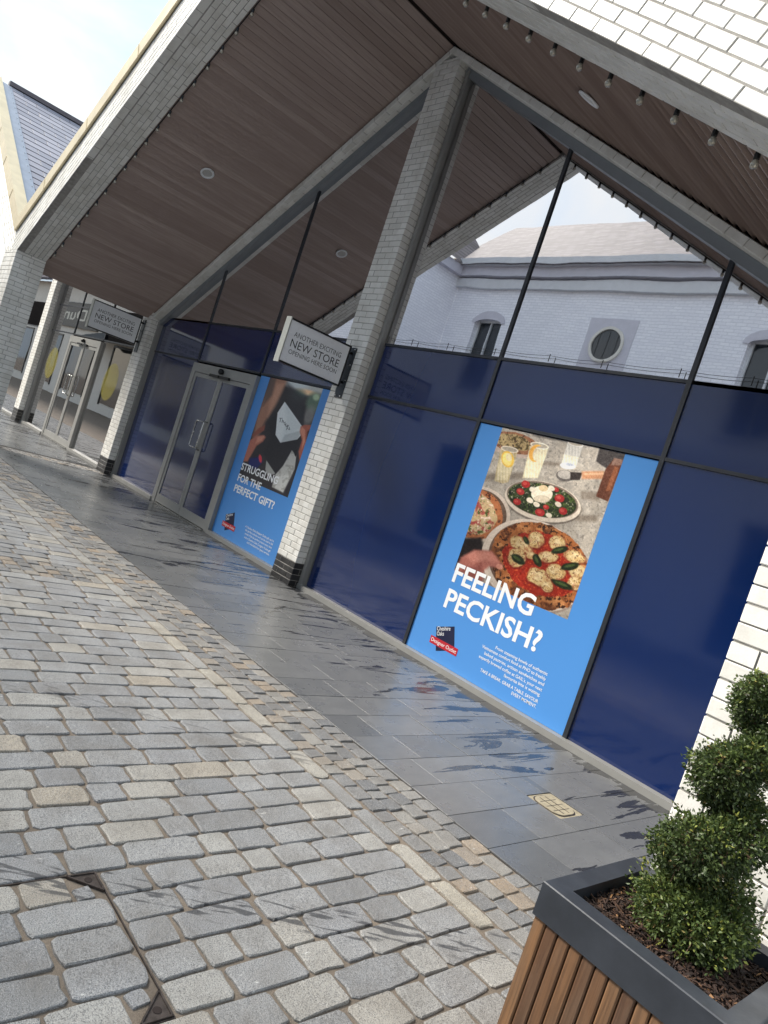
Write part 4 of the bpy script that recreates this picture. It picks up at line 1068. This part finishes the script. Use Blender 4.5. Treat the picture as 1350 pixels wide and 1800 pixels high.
def paint_gift(X, Y):
    c = Canvas(X, Y, (50, 46, 48))
    c.put(np.clip((c.n(200, 1)-.4)*2, 0, .6), (34, 32, 36))
    c.put(c.ell(900, 150, 190, 80, 15, 60), (176, 176, 172)); c.put(c.ell(880, 205, 90, 24, 15, 20), (228, 190, 150)); c.put(c.ell(770, 120, 120, 50, 15, 30)*.8, (196, 204, 206))
    c.put(c.ell(940, 300, 70, 90, 20, 40), (88, 108, 92)); c.put(c.ell(960, 250, 30, 30, 0, 20), (160, 180, 150)); c.put(c.ell(895, 420, 50, 90, 20, 40)*.8, (130, 128, 124)); c.put(c.ell(800, 230, 60, 50, 0, 40)*.7, (70, 92, 84))
    # forearm and sleeve at the left
    c.put(c.poly([(560, 60), (700, 95), (650, 210), (590, 330), (500, 470), (440, 600), (380, 640), (420, 430), (500, 230)], 34), (150, 108, 88)); c.put(c.poly([(600, 130), (680, 120), (600, 300), (520, 430), (540, 300)], 36)*.7, (186, 142, 118))
    c.put(c.poly([(540, 70), (600, 80), (560, 230), (480, 330)], 24)*.7, (70, 60, 58))
    # dark card sleeve
    c.put(c.poly([(690, 270), (860, 330), (830, 600), (760, 760), (600, 960), (480, 760), (560, 600), (520, 480)], 24)*.85, (34, 33, 37)); c.put(c.poly([(700, 120), (850, 260), (830, 500), (700, 300)], 40)*.7, (48, 48, 52))
    # left hand
    c.put(c.poly([(360, 640), (420, 600), (480, 590), (505, 610), (480, 650), (420, 690), (380, 760), (340, 830), (300, 830), (330, 720)], 14), (168, 102, 84)); c.put(c.poly([(430, 610), (495, 595), (470, 640), (410, 670)], 14)*.7, (204, 146, 122)); c.put(c.poly([(440, 530), (500, 500), (490, 550), (390, 610), (380, 590)], 12), (132, 74, 60))
    c.put(c.poly([(360, 800), (440, 790), (480, 830), (420, 900), (340, 880)], 18), (26, 34, 92)); c.put(c.ell(455, 805, 14, 38, -8, 6), (196, 60, 70))
    # envelope
    c.put(c.poly([(675, 290), (830, 510), (850, 560), (790, 630), (635, 660), (592, 590), (610, 390)], 4), (206, 210, 210)); c.put(c.poly([(680, 300), (830, 515), (640, 655), (690, 470)], 30)*.4, (178, 186, 188)); c.put(c.poly([(680, 590), (840, 545), (790, 630), (640, 660)], 14)*.5, (140, 146, 148))
    ink = [((628, 440), (655, 440)), ((640, 440), (632, 475)), ((655, 450), (650, 480)), ((652, 465), (665, 462)), ((665, 462), (662, 485)), ((672, 478), (684, 474)), ((672, 478), (680, 492)), ((676, 490), (690, 520)), ((672, 500), (692, 490)), ((692, 505), (700, 520)), ((700, 500), (712, 512)), ((690, 545), (706, 500)), ((700, 530), (716, 545)), ((716, 520), (722, 545))]
    for a, b in ink:
        d = np.array(b, float)-np.array(a, float); n_ = np.array((-d[1], d[0]))/np.linalg.norm(d)*2.6
        c.put(c.poly([tuple(np.array(a)+n_), tuple(np.array(b)+n_), tuple(np.array(b)-n_), tuple(np.array(a)-n_)], 3)*.85, (52, 56, 60))
    # right hand
    c.put(c.poly([(812, 560), (820, 515), (850, 500), (930, 500), (920, 560), (880, 640), (850, 760), (810, 840), (800, 740), (830, 640)], 12), (158, 88, 70)); c.put(c.poly([(815, 555), (830, 515), (860, 545), (860, 650), (830, 720), (838, 620)], 12)*.8, (204, 140, 114)); c.put(c.poly([(880, 560), (930, 520), (900, 640), (870, 650)], 16)*.8, (40, 30, 30))
    # marble below
    c.put(c.poly([(740, 730), (780, 780), (765, 900), (660, 1110), (560, 1060), (590, 950), (660, 870)], 8), (168, 168, 164)); c.put(c.poly([(510, 820), (590, 940), (520, 960), (500, 900)], 6), (150, 150, 146)); c.put(c.poly([(600, 960), (740, 940), (660, 1110), (570, 1060)], 30)*.5, (206, 206, 202))
    c.put(c.poly([(740, 730), (780, 780), (765, 900), (660, 1110), (560, 1060), (590, 950), (660, 870)], 8)*np.clip((c.n(30, 7)-.55)*5, 0, .5), (120, 118, 112))
    c.put(c.poly([(755, 730), (790, 720), (775, 790), (765, 775)], 4), (28, 26, 28))
    g_ = (c.n(6, 40, 2)-.5)*14; return (c.C+g_[..., None])*1.12
def poster(label, x0, x1, loc_z0=0.054, loc_z1=2.322):
    t = thing('window_poster', label, 'poster', ((x0+x1)/2, YG, 0.054), 'posters on the shop windows')
    MB().box(x0, x1, YG-.007, YG+.006, loc_z0, loc_z1).build('sheet', 'poster_blue', t); return t
YT = YG-.0072
def logo(t, x0, z0, s=1.0):
    lg = MB().prism([(x0+.025*s, YT-.0006, z0+.352-.0), (x0+.233*s, YT-.0006, z0+.433), (x0+.32*s, YT-.0006, z0+.231), (x0+.113*s, YT-.0006, z0+.144)], (0, .0004, 0)).build('logo_tile', 'logo_navy', t)
    MB().prism([(x0, YT-.0014, z0+.26), (x0+.358*s, YT-.0014, z0+.262), (x0+.36*s, YT-.0014, z0+.192), (x0+.003, YT-.0014, z0+.190)], (0, .0004, 0)).build('logo_band', 'logo_red', t)
    wall_text('Designer Outlet', x0+.018, x0+.345*s, z0+.211, .034, 'paint_white', t, YT-.0018, 0.0, 'logo_lettering')
    wall_text('Cheshire', x0+.048, x0+.212*s, z0+.322, .038, 'paint_white', t, YT-.001, 0.0, 'logo_lettering', math.radians(21))
    wall_text('Oaks', x0+.066, x0+.152*s, z0+.279, .038, 'paint_white', t, YT-.001, 0.0, 'logo_lettering', math.radians(21))
p1 = poster('large blue food poster showing pizza and salad, asking about feeling peckish', -4.668, -2.792)
print_grid('photograph', -4.389, -3.090, 0.912, 2.3215, 330, 350, (790, 740, 1110, 1080), 1350, paint_food, YT-.0003, p1)
for s, x0, x1, z, cap in (('FEELING', -4.376, -3.425, .812, .172), ('PECKISH?', -4.374, -3.255, .560, .172)): wall_text(s, x0, x1, z, cap, 'paint_white', p1, YT-.0016, .024)
for s, x0, z in (('From steaming bowls of authentic', -3.659, .424), ('Vietnamese comfort food at PHO to freshly', -3.799, .380), ('baked pastries, artisan sandwiches and', -3.752, .334), ("expertly brewed coffee at GAIL's, your next", -3.796, .287), ('favourite bite is waiting.', -3.487, .243), ('TAKE A BREAK. GRAB A TABLE. SAVOUR', -3.735, .184), ('EVERY MOMENT.', -3.358, .140)):
    wall_text(s, x0, -3.095, z, .027, 'paint_white', p1, YT-.0012, .006, 'small_print')
logo(p1, -4.398, 0.0)
p2 = poster('blue gift card poster beside the doors, asking about struggling for the perfect gift', -8.818, -6.985)
print_grid('photograph', -8.580, -7.32, 0.907, 2.3215, 230, 260, (370, 650, 600, 1000), 1183, paint_gift, YT-.0003, p2)
for s, x0, x1, z, cap in (('STRUGGLING', -8.58, -7.63, 1.008, .095), ('FOR THE', -8.58, -7.965, .849, .095), ('PERFECT GIFT?', -8.585, -7.545, .696, .095)): wall_text(s, x0, x1, z, cap, 'paint_white', p2, YT-.0016, .024)
for s, x0, z in (('A Cheshire Oaks Designer Outlet gift card is', -8.026, .324), ('the perfect solution and can be used in full', -8.001, .281), ('stores. Pick the perfect present every time', -7.985, .237), ('with a Cheshire Oaks Designer Outlet gift', -7.977, .190), ('card. Available from guest services.', -7.879, .146)):
    wall_text(s, x0, -7.31, z, .026, 'paint_white', p2, YT-.0012, .006, 'small_print')
logo(p2, -8.61, 0.0)

# ------------------------------------------------------------------ planter and topiary
PX0, PX1, PY0, PY1, PZ = -0.945, -0.375, 1.916, 2.466, 0.60
pt = thing('planter', 'square planter with dark metal rim and brown timber slats', 'planter', ((PX0+PX1)/2, (PY0+PY1)/2, 0))
RW = 0.062
rim = MB()
ou = [(PX0, PY0), (PX1, PY0), (PX1, PY1), (PX0, PY1)]; inn = [(PX0+RW, PY0+RW), (PX1-RW, PY0+RW), (PX1-RW, PY1-RW), (PX0+RW, PY1-RW)]
for i in range(4):
    a, b_, c_, d_ = ou[i], ou[(i+1) % 4], inn[(i+1) % 4], inn[i]
    ch = 0.003
    cxm, cym = (PX0+PX1)/2, (PY0+PY1)/2
    sh = lambda p, d: (p[0]+math.copysign(d, cxm-p[0]), p[1]+math.copysign(d, cym-p[1]))
    A, B_, Cc, Dd = sh(a, ch), sh(b_, ch), c_, d_
    rim.add([(*a, PZ-.10), (*b_, PZ-.10), (*b_, PZ-ch), (*a, PZ-ch), (*A, PZ), (*B_, PZ), (*Cc, PZ), (*Dd, PZ), (*Cc, PZ-.10), (*Dd, PZ-.10)],
            [(0, 1, 2, 3), (3, 2, 5, 4), (4, 5, 6, 7), (7, 6, 8, 9), (9, 8, 1, 0)])
rim.build('rim', 'rim_metal', pt)
MB().box(PX0+.03, PX1-.03, PY0+.03, PY1-.03, 0.02, PZ-.06).build('liner', 'black_metal', pt)
sw, pit = 0.0365, 0.0409
def slats(n0, fixed, axis, outward):
    k = 0
    x = (PX0+.007 if axis == 'x' else PY0+.007)
    end = (PX1-.007 if axis == 'x' else PY1-.007)
    while x+sw < end+.004:
        r = .004
        P = [(0, 0), (0, .018-r), (r, .018), (sw-r, .018), (sw, .018-r), (sw, 0)]
        zb, zt = 0.03, PZ-.101-random.uniform(0, .003)
        if axis == 'x': poly = [(x+p, fixed-outward*0+outward*q*1.0, zb) for p, q in P]
        else: poly = [(fixed+outward*q, x+p, zb) for p, q in P]
        MB().prism(poly, (0, 0, zt-zb)).build('slat', 'planter_wood', pt); x += pit
slats(0, PY0+.024, 'x', -1); slats(0, PX0+.024, 'y', -1); slats(0, PX1-.024, 'y', 1); slats(0, PY1-.024, 'x', 1)
MB().box(PX0+RW+.001, PX1-RW-.001, PY0+RW+.001, PY1-RW-.001, PZ-.07, PZ-.047).build('soil', 'soil', pt)
# bark mulch
rs = np.random.RandomState(5); mul = MB()
for i in range(2600):
    x = rs.uniform(PX0+RW+.004, PX1-RW-.004); y = rs.uniform(PY0+RW+.004, PY1-RW-.004)
    l, w, h = rs.uniform(.008, .034), rs.uniform(.003, .009), rs.uniform(.0015, .004)
    q = Matrix.Rotation(rs.uniform(0, 6.28), 3, 'Z') @ Matrix.Rotation(rs.normal(0, .32), 3, 'Y') @ Matrix.Rotation(rs.normal(0, .4), 3, 'X')
    z = PZ-.045+rs.uniform(0, .014)+0.012*math.exp(-((x+.66)**2+(y-2.19)**2)/.02)
    V = [np.array(q @ Vector((a*l/2*rs.uniform(.8, 1), b*w/2*rs.uniform(.6, 1), c*h/2)))+(x, y, z) for a in (-1, 1) for b in (-1, 1) for c in (-1, 1)]
    V = [(min(max(v[0], PX0+RW+.002), PX1-RW-.002), min(max(v[1], PY0+RW+.002), PY1-RW-.002), v[2]) for v in V]
    mul.add(V, [(0, 1, 3, 2), (4, 6, 7, 5), (0, 4, 5, 1), (2, 3, 7, 6), (0, 2, 6, 4), (1, 5, 7, 3)], min(1, abs(rs.normal(.32, .28))))
tag(mul.build('bark_mulch', 'bark_chip'), 'dark brown bark chips filling the planter', 'mulch', kind='stuff')
# spiral box topiary
SX, SY = -0.662, 2.225
tp = thing('spiral_topiary', 'clipped spiral box shrub growing in the slatted planter', 'shrub', (SX, SY, PZ-.04))
stem = [(SX+.006*math.sin(z*9), SY+.006*math.cos(z*7), z) for z in np.linspace(PZ-.06, PZ+.70, 16)]
MB().tube(stem, list(np.linspace(.016, .006, 16)), 8).build('stem', 'stem_bark', tp, True)
rs = np.random.RandomState(9)
H0, TURN = PZ-.035, 2.9
def spiral(t):
    """t 0..1 from the base up: centre and radius of the foliage roll"""
    a = -0.9+t*TURN*2*math.pi
    R = 0.056*(1-t)**.8+0.024
    r = 0.060*(1-t)**.5+0.034
    return np.array((SX+R*math.cos(a), SY+R*math.sin(a), H0+.07+t*.70)), r
LV, LF, LT = [], [], []
def leaf(p, d, up, L, wd, tint):
    sd = np.cross(d, up); sd /= (np.linalg.norm(sd)+1e-9); nn = np.cross(sd, d)
    k = len(LV)
    LV.extend([p, p+d*L*.45+sd*wd+nn*L*.10, p+d*L+nn*L*.02, p+d*L*.45-sd*wd+nn*L*.10]); LF.append((k, k+1, k+2, k+3)); LT.extend([tint]*4)
tw = MB()
def tuft(c, out, n, tint):
    for i in range(n):
        d = out*rs.uniform(.3, 1.0)+rs.normal(0, .55, 3); d /= np.linalg.norm(d)
        leaf(c+rs.normal(0, .007, 3), d, rs.normal(0, 1, 3), rs.uniform(.009, .016), rs.uniform(.0028, .0045), float(np.clip(tint+rs.normal(0, .14), 0, 1.0 if tint > .95 else .92)))
def cluster(c0, r, ntuft):
    for i in range(ntuft):
        o = rs.normal(0, 1, 3); o /= np.linalg.norm(o)
        rad = r*(rs.uniform(.55, 1.0)**.5)*(1+0.16*math.sin(o[0]*5+c0[2]*20)*math.cos(o[1]*6))
        if rs.rand() < .09: rad *= 1.2
        p = c0+o*rad
        if p[2] < H0-.006: p[2] = H0-.006+rs.uniform(0, .01)
        k = rs.rand()
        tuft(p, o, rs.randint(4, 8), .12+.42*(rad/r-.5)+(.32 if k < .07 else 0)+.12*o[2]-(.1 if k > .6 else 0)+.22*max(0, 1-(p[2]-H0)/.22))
        if rs.rand() < .12:
            tw.tube([tuple(c0+o*rad*.5), tuple(p)], .0014, 4)
        if rs.rand() < .03: tuft(p, o, 3, 1.0)
N = 74
for i in range(N):
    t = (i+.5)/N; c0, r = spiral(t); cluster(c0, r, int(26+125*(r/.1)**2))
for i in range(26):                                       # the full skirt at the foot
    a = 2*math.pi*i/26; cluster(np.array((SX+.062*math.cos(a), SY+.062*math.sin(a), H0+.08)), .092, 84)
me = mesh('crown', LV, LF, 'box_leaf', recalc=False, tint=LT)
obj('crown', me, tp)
tw.build('twigs', 'stem_bark', tp)

# ------------------------------------------------------------------ the other side of the lane (seen in the glass)
OY = -4.67
ob = thing('painted_brick_building', 'white painted brick building with slate roof and round window opposite, seen in the glass', 'building', (-8, OY-4, 0))
XW = -16.2                                               # where the wing steps forward
ZE = 8.25
def opp_wall(x0, x1, y, holes, thick=0.4):
    xs_ = sorted({x0, x1}|{h[0] for h in holes}|{h[1] for h in holes}); zs_ = sorted({0.0, ZE}|{h[2] for h in holes}|{h[3] for h in holes})
    m = MB()
    for a, b_ in zip(xs_[:-1], xs_[1:]):
        for c_, d_ in zip(zs_[:-1], zs_[1:]):
            if any(h[0] <= (a+b_)/2 <= h[1] and h[2] <= (c_+d_)/2 <= h[3] for h in holes): continue
            m.box(a, b_, y-thick, y, c_, d_)
    return m.build('wall', 'painted_brick', ob)
holes = [(-15.05, -14.0, 4.6, 6.75), (-7.1, -6.0, 4.6, 6.75), (-2.5, -1.4, 4.6, 6.75), (-14.9, -12.4, 0.1, 3.0), (-10.6, -8.0, 0.1, 3.0), (-6.0, -3.4, 0.1, 3.0), (-1.6, 1.0, 0.1, 3.0)]
opp_wall(XW, 9.0, OY, holes)
for x0, x1, z0, z1 in holes:
    w = MB().box(x0, x1, OY-.22, OY-.2, z0, z1).build('window', 'dark_pane', ob)
    f = MB()
    for a, b_, c_, d_ in ((x0, x0+.07, z0, z1), (x1-.07, x1, z0, z1), (x0+.07, x1-.07, z0, z0+.07), (x0+.07, x1-.07, z1-.07, z1), ((x0+x1)/2-.02, (x0+x1)/2+.02, z0+.07, z1-.07), (x0+.07, (x0+x1)/2-.02, (z0+z1)/2-.02, (z0+z1)/2+.02), ((x0+x1)/2+.02, x1-.07, (z0+z1)/2-.02, (z0+z1)/2+.02)): f.box(a, b_, OY-.198, OY-.14, c_, d_)
    f.build('window_frame', 'opposite_trim', w)
    if z0 > 3:
        n = 10; arc = [((x0+x1)/2+((x1-x0)/2+.12)*math.cos(math.pi*i/n), z1-.12+.34*math.sin(math.pi*i/n)) for i in range(n+1)]; arc2 = [((x0+x1)/2+((x1-x0)/2-.01)*math.cos(math.pi*i/n), z1-.14+.12*math.sin(math.pi*i/n)) for i in range(n, -1, -1)]
        MB().prism([(p[0], OY+.001, p[1]) for p in arc+arc2], (0, .03, 0)).build('arch', 'round_panel', w)
        MB().box(x0-.1, x1+.1, OY+.001, OY+.09, z0-.1, z0-.005).build('window_sill', 'opposite_trim', w)
rw = MB().lathe((-10.45, OY+.02, 6.30), [(.40, -.015), (.40, .0), (0, .001)], 32, (0, 1, 0)).build('round_window', 'dark_pane', ob)
MB().box(-11.12, -9.78, OY+.001, OY+.012, 5.63, 6.97).build('panel', 'round_panel', rw)
MB().lathe((-10.45, OY+.012, 6.30), [(.40, 0), (.40, .05), (.47, .05), (.47, 0)], 32, (0, 1, 0)).build('surround', 'far_render', rw)
for a in range(3): MB().box(-10.46+.25*(a-1), -10.44+.25*(a-1), OY+.022, OY+.03, 5.96, 6.64).build('glazing_bar', 'awning_grey', rw)
MB().box(XW, 9.0, OY+.001, OY+.14, ZE-.62, ZE-.36).build('dentil_course', 'opposite_trim', ob)
MB().box(XW, 9.0, OY+.001, OY+.24, ZE-.30, ZE-.02).build('eaves_course', 'round_panel', ob)
MB().box(XW, 9.0, OY+.241, OY+.44, ZE-.02, ZE+.14).build('gutter', 'opposite_trim', ob)
MB().box(XW, 9.0, OY+.001, OY+.08, 4.0, 4.25).build('string_course', 'opposite_trim', ob)
MB().prism([(XW-.3, OY+.4, ZE-.05), (9.0, OY+.4, ZE-.05), (9.0, OY-4.6, ZE+3.45), (XW-3.0, OY-4.6, ZE+3.45)], (0, -.05, .2)).build('roof', 'old_slate', ob)
# wing stepping forward at the left
m = MB().box(XW-6.0, XW, OY+.002, OY+2.3, 0, ZE); m.build('wing', 'painted_brick', ob)
MB().box(XW+.001, XW+.2, OY+.25, OY+2.5, ZE-.3, ZE-.02).box(XW-6.2, XW, OY+2.301, OY+2.5, ZE-.3, ZE-.02).build('wing_eaves', 'round_panel', ob)
MB().add([(XW+.3, OY+2.6, ZE), (XW+.3, OY-1.5, ZE), (XW-3.0, OY-1.0, ZE+3.2), (XW-3.0, OY-.6, ZE+3.2), (XW-6.3, OY+2.6, ZE)], [(0, 1, 2, 3), (0, 3, 4), (2, 4, 3)]).build('wing_roof', 'old_slate', ob, recalc=False)
# shops further down the lane
far = thing('opposite_shop', 'pale rendered shop far down the lane with a black fascia, seen in the doors', 'shop building', (-44, -5, 0))
FY = -2.6
MB().box(-70, -22.4, FY-5, FY, 0, 6.5).build('wall', 'far_render', far)
MB().box(-48.0, -39.0, FY+.001, FY+.12, 3.9, 5.3).build('fascia_board', 'black_metal', far)
me = text_mesh('Dune', 'sign_edge', 'lettering', 5.0, 0.62, bold=.01)
obj('lettering', me, far, frame_W((-41.2, FY+.124, 4.3), (-1, 0, 0), (0, 0, 1)))
for x0 in (-66, -60, -54, -48, -42, -36, -30):
    w = MB().box(x0, x0+3.6, FY+.001, FY+.03, 0.5, 3.3).build('shop_window', 'dark_pane', far)
    MB().box(x0-.1, x0, FY+.001, FY+.06, 0.4, 3.4).box(x0+3.6, x0+3.7, FY+.001, FY+.06, 0.4, 3.4).box(x0, x0+3.6, FY+.031, FY+.06, 3.3, 3.4).build('window_frame', 'black_metal', w)
MB().prism([(-38, FY+.001, 3.9), (-30, FY+.001, 3.9), (-30, FY+1.2, 3.3), (-38, FY+1.2, 3.3)], (0, 0, .06)).build('awning', 'awning_grey', far)
MB().prism([(-70.2, FY+.5, 6.4), (-22.2, FY+.5, 6.4), (-22.2, FY-4, 9.5), (-70.2, FY-4, 9.5)], (0, 0, .15)).build('roof', 'old_slate', far)
